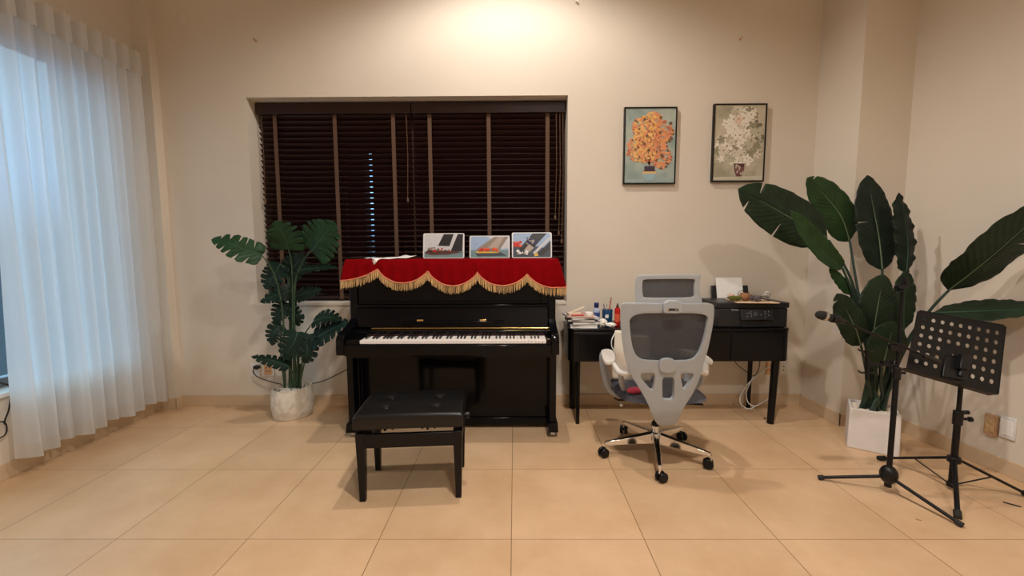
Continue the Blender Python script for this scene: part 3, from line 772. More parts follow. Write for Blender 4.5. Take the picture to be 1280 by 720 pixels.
# ------------------------------------------------------------------ outlets
def plate(t, c, w, h, mm, nm='plate', ax='Y', d=.008, inset=None, holes=()):
    c = Vector(c); mb = MB(); mb.box(c - Vector((0, d / 2, 0)), (w, d, h)); o = mb.build(nm, mm, t, bevel=.002)
    if inset:
        mb = MB(); mb.box(c - Vector((0, d + .0015, 0)), (inset[0], .004, inset[1])); i_ = mb.build('insert', inset[2], t, bevel=.001)
        for hx_, hz in holes:
            mb = MB(); mb.box(c + Vector((hx_, -d - .0036, hz)), (.010, .001, .010)); mb.build('socket_hole', M['rubber'], i_, smooth=False)
    return o
t = thing('wall_switch_plate', 'white socket plate low on the wall with a black plug in it', 'socket')
p = P(319.5, 462, WY); plate(t, p, .078, .115, M['white_plastic']); place(t, p)
t = thing('wall_outlet', 'wall outlet with tan insert behind the monstera stems', 'outlet')
p = P(336, 461.5, WY); plate(t, p, .098, .118, M['white_plastic'], inset=(.066, .092, M['tan']), holes=((-.012, .016), (.012, .016), (-.012, -.012), (.012, -.012))); place(t, p)
t = thing('wall_outlet', 'tan wall outlet under the printer desk, beside a white one', 'outlet')
p = P(961.5, 460, WY); plate(t, p, .062, .108, M['tan'], inset=(.040, .075, M['tan']), holes=((0, .016), (0, -.014))); place(t, p)
t = thing('wall_outlet', 'white wall outlet under the printer desk, at its corner leg', 'outlet')
p = P(978.5, 460, WY); plate(t, p, .058, .108, M['white_plastic'], inset=(.036, .075, M['paper']), holes=((0, .016), (0, -.014))); place(t, p)
ang = math.atan2(0.105, 1)
def rplate(nm, label, a, b, mm, box_d, inner):
    t = thing(nm, label, 'socket'); pa = a; 
    c = (Vector(a) + Vector(b)) / 2; w = (Vector(b) - Vector(a)).xy.length; h = .125
    R_ = Matrix.Rotation(-math.pi / 2 + 0 + ang, 3, 'Z')
    c = Vector((rwx(c.y) - box_d / 2, c.y, c.z))
    mb = MB(); mb.box(c, (w - .004, box_d, h), R_); mb.build('plate', mm, t, bevel=.003)
    mb = MB(); mb.box(c - Vector((box_d / 2 + .001, 0, 0)), (w * .7, .004, h * .72), R_); mb.build('insert', inner, t, bevel=.002)
    place(t, (rwx(c.y), c.y, c.z))
def on_r(x, y):
    X = 2.83
    for _ in range(6): p = PX(x, y, X); X = rwx(p.y)
    return p
old = mat('yellowed_box', lin(178, 142, 108), 0.6, var=.3, scale=30)
rplate('socket_box', 'yellowed brown socket box low on the wall by the music stand', on_r(1233, 529), on_r(1250, 533), old, .020, mat('stained_insert', lin(196, 162, 118), .5, var=.3, scale=50))
rplate('socket_box', 'clean white socket plate beside the yellowed box', on_r(1251, 533), on_r(1272, 537), M['white_plastic'], .012, M['paper'])

# piano power cord
mb = MB(); a = P(323, 459, WY - .02)
pts = [a, P(318, 460, WY - .04), P(317, 466, WY - .05), P(326, 473, 3.33), P(350, 480, 3.33), P(370, 481, 3.33), P(398, 478, 3.33), P(418, 470, 3.30), P(437, 460, 3.24), P(450, 455, 3.24)]
mb.tube(spline(pts, 6), .004, 6)
t = thing('power_cord', 'black power cord hanging from the wall plug to the piano', 'cord'); mb.build('cable', M['rubber'], t)
mb = MB(); mb.box(P(321, 459, WY - .03), (.040, .05, .022), Matrix.Rotation(.3, 3, 'Y')); mb.build('plug', M['black_plastic'], t, bevel=.005); place(t, a)

# ------------------------------------------------------------------ desk
dk = thing('desk', 'long black desk with rounded corners against the back wall', 'desk')
DX0, DX1, DY0, DY1, DZ0, DZ1 = 0.392, 2.022, 2.965, 3.350, 0.485, 0.730
def rrect(x0, x1, y0, y1, r, n=6):
    pts = []
    for cx_, cy_, a0 in ((x1 - r, y1 - r, 0), (x0 + r, y1 - r, 90), (x0 + r, y0 + r, 180), (x1 - r, y0 + r, 270)):
        for k in range(n + 1):
            a = math.radians(a0 + 90 * k / n); pts.append((cx_ + r * math.cos(a), cy_ + r * math.sin(a)))
    return pts
mb = MB(); mb.prism(rrect(DX0, DX1, DY0, DY1, .055), lambda u, v, w: Vector((u, v, DZ1 - .022 + w)), .022); mb.build('desktop', M['black_desk'], dk, bevel=.003)
mb = MB(); mb.prism(rrect(DX0 + .003, DX1 - .003, DY0 + .003, DY1 - .003, .052), lambda u, v, w: Vector((u, v, DZ0 + w)), DZ1 - .024 - DZ0); mb.build('body', M['black_desk'], dk, bevel=.003)
for (x0, x1) in ((.47, 1.03), (1.035, 1.575), (1.58, 1.955)):
    mb = MB(); mb.b2(x0, x1, DY0 - .003, DY0 + .004, DZ0 + .012, DZ1 - .034); mb.build('drawer_front', M['black_desk'], dk, bevel=.002)
for (x, y, r0, r1, sl_) in ((.470, 3.0, .016, .0135, 0), (.475, 3.315, .030, .027, 0), (1.918, 3.0, .027, .024, .016), (1.925, 3.305, .018, .015, 0)):
    mb = MB(); mb.tube([(x, y, 0.0), (x + sl_, y, DZ0 + .01)], [r1, r0], 20); mb.build('leg', M['black_desk'], dk, bevel=.002)
place(dk, (1.2, 3.16, 0))

# things on the desk
def sheetbook(nm, label, c, d, rot, mm, pages=True, cat='book', cover=None):
    R_ = Matrix.Rotation(rot, 3, 'Z'); t = thing(nm, label, cat, 'papers and books stacked on the desk corner')
    mb = MB(); mb.box(Vector(c) + Vector((0, 0, d[2] / 2)), (d[0] * .97, d[1] * .97, d[2] - .003), R_); mb.build('pages', M['paper'], t, smooth=False)
    mb = MB(); mb.box(Vector(c) + Vector((0, 0, .0008)), (d[0], d[1], .0016), R_); mb.box(Vector(c) + Vector((0, 0, d[2] - .0008)), (d[0], d[1], .0016), R_)
    mb.box(Vector(c) + R_ @ Vector((-d[0] / 2, 0, d[2] / 2)), (.0016, d[1], d[2]), R_); mb.build('cover', cover or mm, t, smooth=False)
    place(t, c)
bk = [('thick white book at the bottom of the stack on the desk corner', .026, -.04, (225, 225, 228), .20), ('grey-covered notebook second from the bottom of the desk stack', .020, .10, (120, 124, 132), .21),
      ('dark-covered book in the middle of the desk stack', .016, -.08, (50, 52, 60), .20), ('pale magazine under the top papers of the desk stack', .012, .16, (205, 202, 205), .21), ('red-edged magazine on top of the desk stack, under the tape roll', .008, -.16, (202, 170, 158), .205)]
z = DZ1
for i, (lb, hh, rot, c, w) in enumerate(bk):
    sheetbook('book', lb, (.515 + .006 * math.sin(i * 2.1) - (.004 * i), 3.130, z + .0005), (w, .27, hh), rot, mat('cover_%d' % i, lin(*c), .45)); z += hh + .0008
ztop = z
t = thing('tape_roll', 'white roll of tape lying on the stacked magazines', 'tape')
mb = MB(); mb.lathe([(.012, 0), (.030, 0), (.030, .024), (.012, .024)], (.555, 3.06, ztop + .001), 28); mb.build('roll', M['paper'], t, bevel=.001); place(t, (.555, 3.06, ztop))
mb = MB(); mb.box((.475, 3.14, ztop + .030), (.13, .05, .003), Matrix.Rotation(-.35, 3, 'Y') @ Matrix.Rotation(.3, 3, 'Z')); mb.box((.45, 3.10, ztop + .008), (.10, .06, .014), Matrix.Rotation(.3, 3, 'Z'))
tag(mb.build('folded_leaflet', mat('cream_leaflet', lin(232, 214, 190), .7, var=.1)), 'cream folded leaflet propped on top of the magazines', 'leaflet')
mb = MB(); mb.box((.47, 3.045, ztop + .004), (.09, .04, .006), Matrix.Rotation(.2, 3, 'Z')); tag(mb.build('red_booklet', mat('red_booklet', lin(186, 74, 58), .6), bevel=.001), 'small red booklet under the cream leaflet', 'booklet')
t = thing('bottle', 'clear bottle with a dark blue cap and label behind the tape roll', 'bottle')
bx, by = .640, 3.20
mb = MB(); mb.lathe([(.024, 0), (.027, .006), (.027, .10), (.020, .118), (.011, .125), (.011, .135)], (bx, by, DZ1), 24); mb.build('body', mat('pale_blue_plastic', lin(170, 188, 214), .15, var=.15, scale=25), t)
mb = MB(); mb.lathe([(.0275, .055), (.0275, .09)], (bx, by, DZ1), 24); mb.build('label', mat('blue_label', lin(60, 80, 150), .5, var=.3, scale=60), t)
mb = MB(); mb.lathe([(.018, .128), (.019, .130), (.018, .162), (.016, .165)], (bx, by, DZ1), 20); mb.build('cap', mat('navy_cap', lin(20, 32, 96), .35), t); place(t, (bx, by, DZ1))
t = thing('pen_cup', 'blue pen cup with a small white sticker', 'cup')
px_, py_ = .715, 3.15
mb = MB(); mb.lathe([(.033, 0), (.036, .004), (.040, .118), (.037, .118), (.033, .008)], (px_, py_, DZ1), 28); mb.build('cup', mat('teal_blue_cup', lin(24, 78, 124), .4), t)
mb = MB(); mb.box((px_ - .012, py_ - .0385, DZ1 + .07), (.026, .002, .026)); mb.build('sticker', M['paper'], t, smooth=False); place(t, (px_, py_, DZ1))
for i, (dx, dy, l, c, lb) in enumerate(((.020, .012, .200, (170, 96, 60), 'tall brown pencil leaning in the blue cup'), (.010, -.010, .175, (196, 130, 84), 'light wooden pencil standing in the blue cup'), (-.016, .008, .150, (120, 120, 124), 'grey pen standing in the blue cup'), (-.004, .0, .145, (206, 200, 196), 'white pen standing in the blue cup'))):
    t = thing('pencil' if i < 2 else 'pen', lb, 'pencil' if i < 2 else 'pen')
    a = Vector((px_ + dx * .2, py_ + dy * .2, DZ1 + .009)); b = Vector((px_ + dx * 1.6, py_ + dy * 1.6, DZ1 + l))
    mb = MB(); mb.tube([a, b], .004, 6); mb.build('barrel', mat('pen_%d' % i, lin(*c), .5), t); mb = MB(); mb.tube([b, b + (b - a).normalized() * .012], [.004, .001], 6); mb.build('tip', M['rubber'], t); place(t, a)
t = thing('spray_bottle', 'slim red bottle with a dark nozzle standing by the pen cup', 'bottle')
rx_, ry_ = .775, 3.08
mb = MB(); mb.lathe([(.018, 0), (.021, .005), (.021, .125), (.018, .138), (.010, .142)], (rx_, ry_, DZ1), 24); mb.build('body', mat('red_bottle', lin(190, 26, 20), .25), t)
mb = MB(); mb.lathe([(.0215, .035), (.0215, .095)], (rx_, ry_, DZ1), 24); mb.build('label', mat('orange_label', lin(214, 92, 60), .5, var=.35, scale=50), t)
mb = MB(); mb.lathe([(.011, .142), (.011, .152), (.006, .160), (.005, .172)], (rx_, ry_, DZ1), 16); mb.build('nozzle', mat('dark_red_cap', lin(60, 16, 18), .4), t); place(t, (rx_, ry_, DZ1))
t = thing('glue_bottle', 'small white bottle half hidden behind the red one', 'bottle')
mb = MB(); mb.lathe([(.014, 0), (.016, .004), (.016, .055), (.007, .065), (.005, .08)], (.83, 3.10, DZ1), 18); mb.build('body', M['white_plastic'], t)
mb = MB(); mb.lathe([(.0065, .066), (.0065, .082)], (.83, 3.10, DZ1), 12); mb.build('cap', M['alu'], t); place(t, (.83, 3.10, DZ1))
def crumple(nm, label, c, r, seed, sq=(1, 1, .6), mm=None):
    mb = MB(); bmesh.ops.create_icosphere(mb.bm, subdivisions=4, radius=r)
    for v in mb.bm.verts:
        n_ = noise.noise(v.co * (2.2 / r) * .6 + Vector((seed, 0, 0))) + .6 * noise.noise(v.co * (2.2 / r) * 1.7 + Vector((0, seed, 0)))
        v.co = Vector((v.co.x * sq[0], v.co.y * sq[1], v.co.z * sq[2])) * (1 + .6 * abs(n_) - .15)
    zmin = min(v.co.z for v in mb.bm.verts)
    for v in mb.bm.verts: v.co += Vector(c) + Vector((0, 0, -zmin))
    o = mb.build(nm, mm or M['paper'], angle=25); return tag(o, label, 'tissue')
crumple('tissue', 'crumpled white tissue on the desk against the blue pen cup', (.655, 3.04, DZ1), .032, 3.0, (1.1, .8, .9))
crumple('tissue', 'flattened white tissue lying in front of the red bottle', (.715, 3.025, DZ1), .028, 8.0, (1.2, .8, .55))

# ------------------------------------------------------------------ printer
pr = thing('printer', 'black inkjet printer standing on the end of the desk', 'printer')
pb = mat('matte_black_printer', (0.010, 0.011, 0.014), .42)
X0, X1, Y0, Y1 = 1.478, 2.005, 2.985, 3.287
mb = MB(); mb.b2(X0 + .006, X1 - .006, Y0 + .006, Y1, DZ1 + .004, DZ1 + .145); mb.build('body', pb, pr, bevel=.008)
mb = MB(); mb.b2(X0, X1, Y0, Y1 + .004, DZ1 + .147, DZ1 + .188); mb.build('scanner_lid', pb, pr, bevel=.006)
mb = MB(); mb.b2(X0 + .02, X1 - .02, Y0 + .02, Y1 - .02, DZ1, DZ1 + .006); mb.build('foot_plate', M['rubber'], pr)
R_ = Matrix.Rotation(math.radians(-12), 3, 'X')
cp_ = Vector((1.765, Y0 - .002, DZ1 + .098))
mb = MB(); mb.box(cp_, (.232, .018, .078), R_); pn = mb.build('control_panel', mat('panel_plastic', (.016, .017, .021), .35), pr, bevel=.004)
mb = MB(); mb.box(cp_ + R_ @ Vector((-.012, -.0096, .004)), (.030, .002, .026), R_); mb.build('display', mat('dim_screen', lin(70, 74, 82), .2), pn, smooth=False)
for k, (u, v) in enumerate(((-.072, .012), (-.058, .012), (-.043, .022), (-.043, .008), (-.043, -.010), (.058, .022), (.058, .006), (.058, -.018), (.085, .022), (-.072, -.012), (.028, .0), (.085, -.004))):
    mb = MB(); mb.lathe([(.0042, 0), (.0042, .0016)], cp_ + R_ @ Vector((u, -.009, v)), 10, R_ @ Matrix.Rotation(math.radians(90), 3, 'X')); mb.build('button', mat('button_grey', lin(120, 124, 132), .5) if k == 0 else bpy.data.materials['button_grey'], pn, smooth=False)
mb = MB(); mb.b2(1.655, 1.885, Y0 - .001, Y0 + .02, DZ1 + .012, DZ1 + .055); mb.build('output_slot', mat('slot_black', (.003, .003, .003), .8), pr, smooth=False)
mb = MB(); mb.b2(1.662, 1.878, Y0 - .018, Y0 + .01, DZ1 + .014, DZ1 + .020); mb.build('output_tray', pb, pr, bevel=.002)
def text(s, nm, parent, c, size, mm, rot=(math.pi / 2, 0, 0)):
    cu_ = bpy.data.curves.new(nm, 'FONT'); cu_.body = s; cu_.size = size; cu_.extrude = .0004; cu_.align_x = 'CENTER'
    o = bpy.data.objects.new(nm, cu_); COL.objects.link(o); o.location = c; o.rotation_euler = rot
    bpy.context.view_layer.update(); me = bpy.data.meshes.new_from_object(o.evaluated_get(bpy.context.evaluated_depsgraph_get())); me.transform(o.matrix_world)
    bpy.data.objects.remove(o); me.materials.clear(); me.materials.append(mm); ob = bpy.data.objects.new(nm, me); COL.objects.link(ob); ob.parent = parent; return ob
text('Canon', 'brand_lettering', pr, (1.612, Y0 + .0055, DZ1 + .128), .020, mat('silver_print', lin(190, 190, 195), .4))
mb = MB(); mb.box((1.75, 3.334, DZ1 + .215), (.30, .012, .14), Matrix.Rotation(math.radians(-14), 3, 'X')); mb.build('paper_support', pb, pr, bevel=.004)
place(pr, (1.74, 3.16, DZ1))
# the support leans to the wall; paper rests on it
mb = MB(); R2 = Matrix.Rotation(math.radians(-14), 3, 'X')
mb.box((1.742, 3.330, DZ1 + .265), (.212, .0015, .17), R2); tag(mb.build('paper_sheet', M['paper'], smooth=False), 'blank white paper standing in the rear feed of the printer', 'paper')
ZP = DZ1 + .188
mb = MB(); q = [PZ(906, 374.4, ZP), PZ(921, 379.0, ZP), PZ(975, 379.5, ZP), PZ(952, 375.2, ZP)]
mb.prism([(v.x, v.y) for v in q], lambda u, v, w: Vector((u, v, ZP + .0005 + w)), .006); tag(mb.build('serving_board', mat('pale_wood_board', lin(222, 190, 158), .5, var=.08, scale=20), bevel=.001), 'pale wooden board of stones lying on the printer lid', 'board')
def rock(nm, label, c, r, sq, mm, seed, cat='stone', amp=.35):
    mb = MB(); bmesh.ops.create_icosphere(mb.bm, subdivisions=4, radius=1)
    for v in mb.bm.verts:
        n_ = noise.noise(v.co * 1.6 + Vector((seed, seed, 0))) * amp + noise.noise(v.co * 5 + Vector((0, seed, 0))) * amp * .4
        v.co = Vector((v.co.x * sq[0], v.co.y * sq[1], v.co.z * sq[2])) * r * (1 + n_)
    zmin = min(v.co.z for v in mb.bm.verts)
    for v in mb.bm.verts: v.co += Vector(c) + Vector((0, 0, -zmin))
    return tag(mb.build(nm, mm, angle=50), label, cat)
ZB = ZP + .0066
rock('moss_clump', 'clump of green moss on the wooden board', (1.625, 3.02, ZB), .036, (1.25, .8, .5), mat('moss_green', lin(96, 100, 40), .95, var=.4, scale=80, bump=.6, bscale=200), 2, 'moss', .5)
rock('stone', 'large rough brown stone at the middle of the wooden board', (1.700, 3.03, ZB), .040, (1.1, .8, .72), mat('brown_stone', lin(138, 98, 66), .85, var=.35, scale=50, bump=.5), 5)
rock('stone', 'small pinkish stone behind the green moss', (1.636, 3.10, ZB), .024, (1, .9, .9), mat('pinkish_stone', lin(205, 170, 150), .8, var=.15, scale=60), 7)
rock('stone', 'knobbly grey stone on the wooden board', (1.765, 3.0, ZB), .034, (1.2, .8, .62), mat('grey_stone', lin(98, 90, 92), .85, var=.5, scale=70, bump=.6), 9, amp=.6)
mb = MB(); mb.tube(spline([(1.70, 3.10, ZB + .004), (1.69, 3.10, ZB + .055), (1.72, 3.09, ZB + .070), (1.76, 3.06, ZB + .045), (1.78, 3.05, ZB + .004)], 6), .0022, 6)
tag(mb.build('cord_loop', M['rubber']), 'thin black cord looped over the brown stone', 'cord')
mb = MB(); mb.box((1.845, 2.985 + .04, ZB + .0015), (.07, .03, .003), Matrix.Rotation(-.35, 3, 'Z')); tag(mb.build('dark_strip', M['black_plastic'], bevel=.001), 'flat dark strip on the wooden board beside the grey stone', 'strip')
crumple('tissue', 'crumpled white tissue on the printer lid', (1.955, 3.18, ZP + .001), .024, 5.0, (1, .7, 1.15))

# cables under the desk
mb = MB(); mb.tube(spline([P(917, 449, 3.28), P(921, 455, 3.30), P(932, 464, 3.31), P(942, 470, 3.32), P(948, 462, 3.32), P(950, 450, 3.30)], 6), .0035, 6); tag(mb.build('cable', M['rubber']), 'black cable sagging below the desk body', 'cable')
mb = MB(); mb.tube(spline([P(962, 458, WY - .02), P(956, 462, 3.30), P(945, 470, 3.24), P(935, 480, 3.22), P(927, 492, 3.21), P(925, 502, 3.21), P(930, 509, 3.21), P(938, 511, 3.20), P(943, 508, 3.20)], 6), .0042, 8)
mb.tube(spline([P(943, 508, 3.20), P(935, 503, 3.22), P(933, 490, 3.23), P(938, 478, 3.24), P(941, 470, 3.25)], 6), .0036, 8); mb.tube(spline([P(943, 508, 3.20), P(952, 504, 3.24), P(960, 499, 3.28), P(963, 495, 3.30)], 6), .0042, 8)
tag(mb.build('cable', M['white_plastic']), 'white cable curling down to the floor beneath the printer', 'cable')

# ------------------------------------------------------------------ office chair
ch = thing('office_chair', 'light grey mesh-back office chair on casters at the desk', 'chair')
CX, CY = 0.889, 2.523
CG = M['chair_grey']
for k in range(5):
    a = math.radians(-104 + 72 * k); d = Vector((math.cos(a), math.sin(a), 0)); n_ = Vector((-d.y, d.x, 0))
    mb = MB(); c0 = Vector((CX, CY, 0))
    A = [c0 + d * .03 + n_ * s * .026 + Vector((0, 0, z_)) for s, z_ in ((-1, .085), (1, .085), (.75, .150), (-.75, .150))]
    B = [c0 + d * .325 + n_ * s * .013 + Vector((0, 0, z_)) for s, z_ in ((-1, .078), (1, .078), (.75, .098), (-.75, .098))]
    va = [mb.bm.verts.new(p) for p in A]; vb = [mb.bm.verts.new(p) for p in B]
    mb.bm.faces.new(va[::-1]); mb.bm.faces.new(vb)
    for i in range(4): mb.bm.faces.new((va[i], va[(i + 1) % 4], vb[(i + 1) % 4], vb[i]))
    lg = mb.build('base_spoke', M['chrome'], ch, bevel=.004)
    mb = MB(); w0 = c0 + d * .322
    mb.tube([w0 + Vector((0, 0, .050)), w0 + Vector((0, 0, .085))], .0075, 12); mb.build('caster_stem', M['chrome'], lg)
    ca = a + .6 + k * 1.1; e_ = Vector((math.cos(ca), math.sin(ca), 0)); wc = w0 + Vector((0, 0, .030)) + Vector((-e_.y, e_.x, 0)) * .012
    mb = MB()
    for s in (-1, 1):
        Rm = Matrix.Rotation(ca, 3, 'Z') @ Matrix.Rotation(math.radians(90), 3, 'Y')
        mb.lathe([(.018, -.009), (.027, -.008), (.030, -.004), (.030, .004), (.027, .008), (.018, .009)], wc + e_ * s * .016, 24, Rm)
    mb.box(wc + Vector((0, 0, .012)), (.010, .03, .03), Matrix.Rotation(ca, 3, 'Z'))
    mb.build('caster', M['black_plastic'], lg)
mb = MB(); mb.lathe([(.030, .080), (.036, .088), (.036, .150), (.028, .158)], (CX, CY, 0), 28); mb.build('hub', M['chrome'], ch, bevel=.002)
mb = MB(); mb.lathe([(.024, .15), (.024, .215)], (CX, CY, 0), 24); mb.lathe([(.014, .215), (.014, .36)], (CX, CY, 0), 20); mb.build('gas_lift', M['black_plastic'], ch)
mb = MB(); mb.lathe([(.026, .158), (.027, .16), (.027, .195), (.025, .197)], (CX, CY, 0), 24); mb.build('collar', M['chrome'], ch)
mb = MB(); mb.b2(CX - .075, CX + .075, CY - .10, CY + .13, .345, .395); mb.box((CX - .02, CY - .16, .36), (.07, .16, .03), Matrix.Rotation(.15, 3, 'X')); mb.build('tilt_mechanism', M['black_plastic'], ch, bevel=.006)
mb = MB(); mb.tube([(CX + .05, CY - .02, .352), (CX + .20, CY - .03, .348)], .006, 8); mb.tube([(CX + .17, CY - .03, .349), (CX + .275, CY - .04, .345)], .014, 10, flat=.4); mb.build('lever', M['black_plastic'], ch)
mb = MB(); mb.tube([(CX - .05, CY + .02, .352), (CX - .24, CY + .0, .36), (CX - .275, CY - .05, .39)], .006, 8); lv = mb.build('tilt_lever', M['black_plastic'], ch)
mb = MB(); mb.ball((CX - .235, CY - .06, .352), .011); mb.build('lever_knob', M['white_plastic'], lv)
# seat
mb = MB(); nx, ny = 30, 30; rows = []
def seat_pt(u, v, top):
    # superellipse mapping of the square
    a = math.atan2(v, u); r_ = max(abs(u), abs(v)); k = (abs(math.cos(a)) ** 4 + abs(math.sin(a)) ** 4) ** -.25
    x = r_ * k * math.cos(a); y = r_ * k * math.sin(a); w_ = .262 + .006 * y
    z = (.475 if top else .405); z += (-.055 * r_ ** 6 if top else .0 * r_) + (.012 * x * x if top else 0) - (.03 * max(0, y) ** 3)
    if not top: z += .022 * r_ ** 3
    return Vector((CX - .012 + x * w_, 2.535 + y * .245, z))
for top in (True, False):
    mb.grid([[seat_pt(-1 + 2 * i / nx, -1 + 2 * j / ny, top) for i in range(nx + 1)] for j in range(ny + 1)])
prm = [(-1 + 2 * i / nx, -1) for i in range(nx)] + [(1, -1 + 2 * j / ny) for j in range(ny)] + [(1 - 2 * i / nx, 1) for i in range(nx)] + [(-1, 1 - 2 * j / ny) for j in range(ny)] + [(-1, -1)]
mb.grid([[seat_pt(u, v, True) for u, v in prm], [seat_pt(u, v, True).lerp(seat_pt(u, v, False), .5) + Vector((u * .008, v * .008, 0)) for u, v in prm], [seat_pt(u, v, False) for u, v in prm]])
mb.build('seat', M['seat_fabric'], ch, weld=.0008, angle=60)
# back frame
def yb(x, z): return 2.235 + .55 * (x - .845) ** 2 + (.10 * (.62 - z) if z < .62 else -.10 * (z - .62)) + (.25 * max(0, .40 - z))
def fb_(off): return lambda u, v: PF(u, v, lambda x, z: yb(x, z) + off)
outer = chaikin([(776, 381), (779, 378.8), (790, 378.5), (832, 379), (878, 379), (888, 379), (891, 382), (890, 400), (886.5, 420), (882, 440), (877, 456), (873, 472), (864, 492), (855, 505), (848, 520), (844, 528.5), (833, 530.5), (822, 530), (816.5, 522), (808, 500), (798, 483), (788, 467), (781, 448), (777.5, 425), (775.5, 400)], 2)
hole_mesh = chaikin([(786.5, 391), (835, 390.5), (884, 391), (882.5, 405), (879, 423), (873, 440), (865, 449.5), (845, 450.5), (812, 450.5), (798, 448), (791, 437), (787.5, 415)], 2)
hl = chaikin([(800, 465.5), (809, 465), (818.5, 465), (817.5, 478), (815, 489), (808, 481), (801.5, 473)], 2)
hc = chaikin([(827, 470.5), (834, 470), (842, 470.5), (842, 484), (841, 498.5), (834, 499), (827, 498), (827, 484)], 2)
hr = chaikin([(848.5, 465.5), (857, 465), (866, 466), (864, 473), (859, 481), (853.5, 488), (851, 478)], 2)
mb = MB(); sheet(mb, outer, [hole_mesh, hl, hc, hr], fb_(0), 5); mb.build('back_frame', CG, ch, solid=.026, bevel=.006, angle=50)
netm = bpy.data.materials.new('grey_mesh_fabric'); netm.use_nodes = True; nt = netm.node_tree; N = nt.nodes; L = nt.links
pb_ = N['Principled BSDF']; pb_.inputs['Base Color'].default_value = (.055, .058, .068, 1); pb_.inputs['Roughness'].default_value = .7
trn = N.new('ShaderNodeBsdfTransparent'); mxn = N.new('ShaderNodeMixShader'); tcn = N.new('ShaderNodeTexCoord'); wv = N.new('ShaderNodeTexVoronoi'); wv.inputs['Scale'].default_value = 420
mpr = N.new('ShaderNodeMapRange'); mpr.inputs[1].default_value = .1; mpr.inputs[2].default_value = .7; mpr.inputs[3].default_value = .60; mpr.inputs[4].default_value = .86
L.new(tcn.outputs['Object'], wv.inputs['Vector']); L.new(wv.outputs['Distance'], mpr.inputs[0]); L.new(mpr.outputs[0], mxn.inputs[0])
L.new(trn.outputs[0], mxn.inputs[1]); L.new(pb_.outputs[0], mxn.inputs[2]); L.new(mxn.outputs[0], N['Material Output'].inputs['Surface'])
mb = MB(); big = chaikin([(784, 389), (835, 388.5), (886, 389), (884.5, 405), (881, 424), (875, 442), (866, 452), (845, 453), (812, 453), (796, 450), (789, 438), (785, 415)], 2)
sheet(mb, big, [], lambda u, v: PF(u, v, lambda x, z: yb(x, z) + .004), 6); mb.build('back_mesh', netm, ch, solid=.002)
mb = MB(); bump_ = chaikin([(823, 456), (824.5, 450), (830, 447.5), (838, 447.5), (843.5, 450), (845, 456), (843.5, 466), (825, 466)], 2)
sheet(mb, bump_, [], lambda u, v: PF(u, v, lambda x, z: yb(x, z) - .014), 3); mb.build('lumbar_boss', CG, ch, solid=.022, bevel=.006)
# inner seat support ring seen through the openings
mb = MB(); mb.tube(spline([PF(776, 466, lambda x, z: 2.36), PF(777.5, 480, lambda x, z: 2.40), PF(784, 490, lambda x, z: 2.42), PF(800, 492, lambda x, z: 2.40), PF(835, 495, lambda x, z: 2.38), PF(862, 488, lambda x, z: 2.42), PF(876, 478, lambda x, z: 2.40), PF(878, 466, lambda x, z: 2.36)], 6), .016, 10, flat=.8); mb.build('rear_support', CG, ch)
# headrest
def yh(x, z): return 2.205 + .8 * (x - .84) ** 2
ho = chaikin([(795.5, 346), (798, 343.5), (835, 343), (873, 342.5), (875, 344), (873, 352), (873, 364), (877, 379), (875, 381), (850, 381.5), (800, 381.5), (795.5, 380), (794, 374), (793.5, 358)], 2)
hh_ = chaikin([(803, 351), (805, 349), (836, 348.5), (866, 348.5), (868, 350), (866.5, 358), (867, 369), (865.5, 371.5), (836, 372), (806, 372), (803.5, 370.5), (802.5, 360)], 2)
mb = MB(); sheet(mb, ho, [hh_], lambda u, v: PF(u, v, yh), 5); hd = mb.build('headrest', CG, ch, solid=.020, bevel=.005, angle=50)
mb = MB(); sheet(mb, [(799, 346), (835, 346), (871, 346), (870, 360), (870, 374.5), (835, 375), (799, 375), (798, 360)], [], lambda u, v: PF(u, v, lambda x, z: yh(x, z) + .003), 6); mb.build('headrest_mesh', netm, hd, solid=.002)
mb = MB(); sheet(mb, chaikin([(829, 375), (852, 375), (853, 390), (850, 391.5), (831, 391.5), (828, 390)], 1), [], lambda u, v: PF(u, v, lambda x, z: 2.180), 4); br = mb.build('headrest_bracket', CG, ch, solid=.03, bevel=.004)
mb = MB(); p0 = P(841, 387, 2.164); mb.box(p0, (.058, .003, .011)); mb.build('bracket_slot', M['rubber'], br, bevel=.001)
for q in (835, 845, 848):
    mb = MB(); mb.box(P(q, 387, 2.162), (.008, .003, .007)); mb.build('slot_mark', M['tan'] if q == 835 else M['steel'], br, smooth=False)
# arms
for s in (-1, 1):
    xc = .868 + s * (.296 if s < 0 else .252)
    mb = MB(); pad = chaikin([(-.035, 2.365), (.030, 2.355), (.040, 2.44), (.036, 2.58), (.012, 2.665), (-.030, 2.672), (-.045, 2.60), (-.046, 2.46)], 2)
    sl = (lambda v: .016 * math.sin((v - 2.36) / .31 * math.pi))
    mb.prism(pad, lambda u, v, w: Vector((xc + (u + (v - 2.5) * -.12) * s * -1 * -1, v, .628 + w + sl(v))), .026)
    ap = mb.build('arm_pad', M['chair_pad'], ch, bevel=.009, seg=3, angle=60)
    mb = MB(); mb.tube(spline([(xc + s * .0, 2.60, .64), (xc + s * .004, 2.60, .60), (xc - s * .006, 2.585, .52), (xc - s * .03, 2.57, .435), (xc - s * .075, 2.56, .395), (xc - s * .18, 2.55, .385)], 6), .019, 12, flat=1.35, up=(1, 0, 0)); mb.build('arm_post', CG, ch)
    lk = [P(763, 449, 2.44), P(768, 456, 2.37), P(774, 464, 2.33), P(781, 467, 2.29), P(791, 464, 2.262)]
    if s > 0: lk = [Vector((1.702 - p.x, p.y, p.z)) for p in lk]
    mb = MB(); mb.tube(spline(lk, 6), [.015] * 8 + [.019] * 17, 12, flat=.85); mb.build('arm_link', M['chair_pad'], ch)

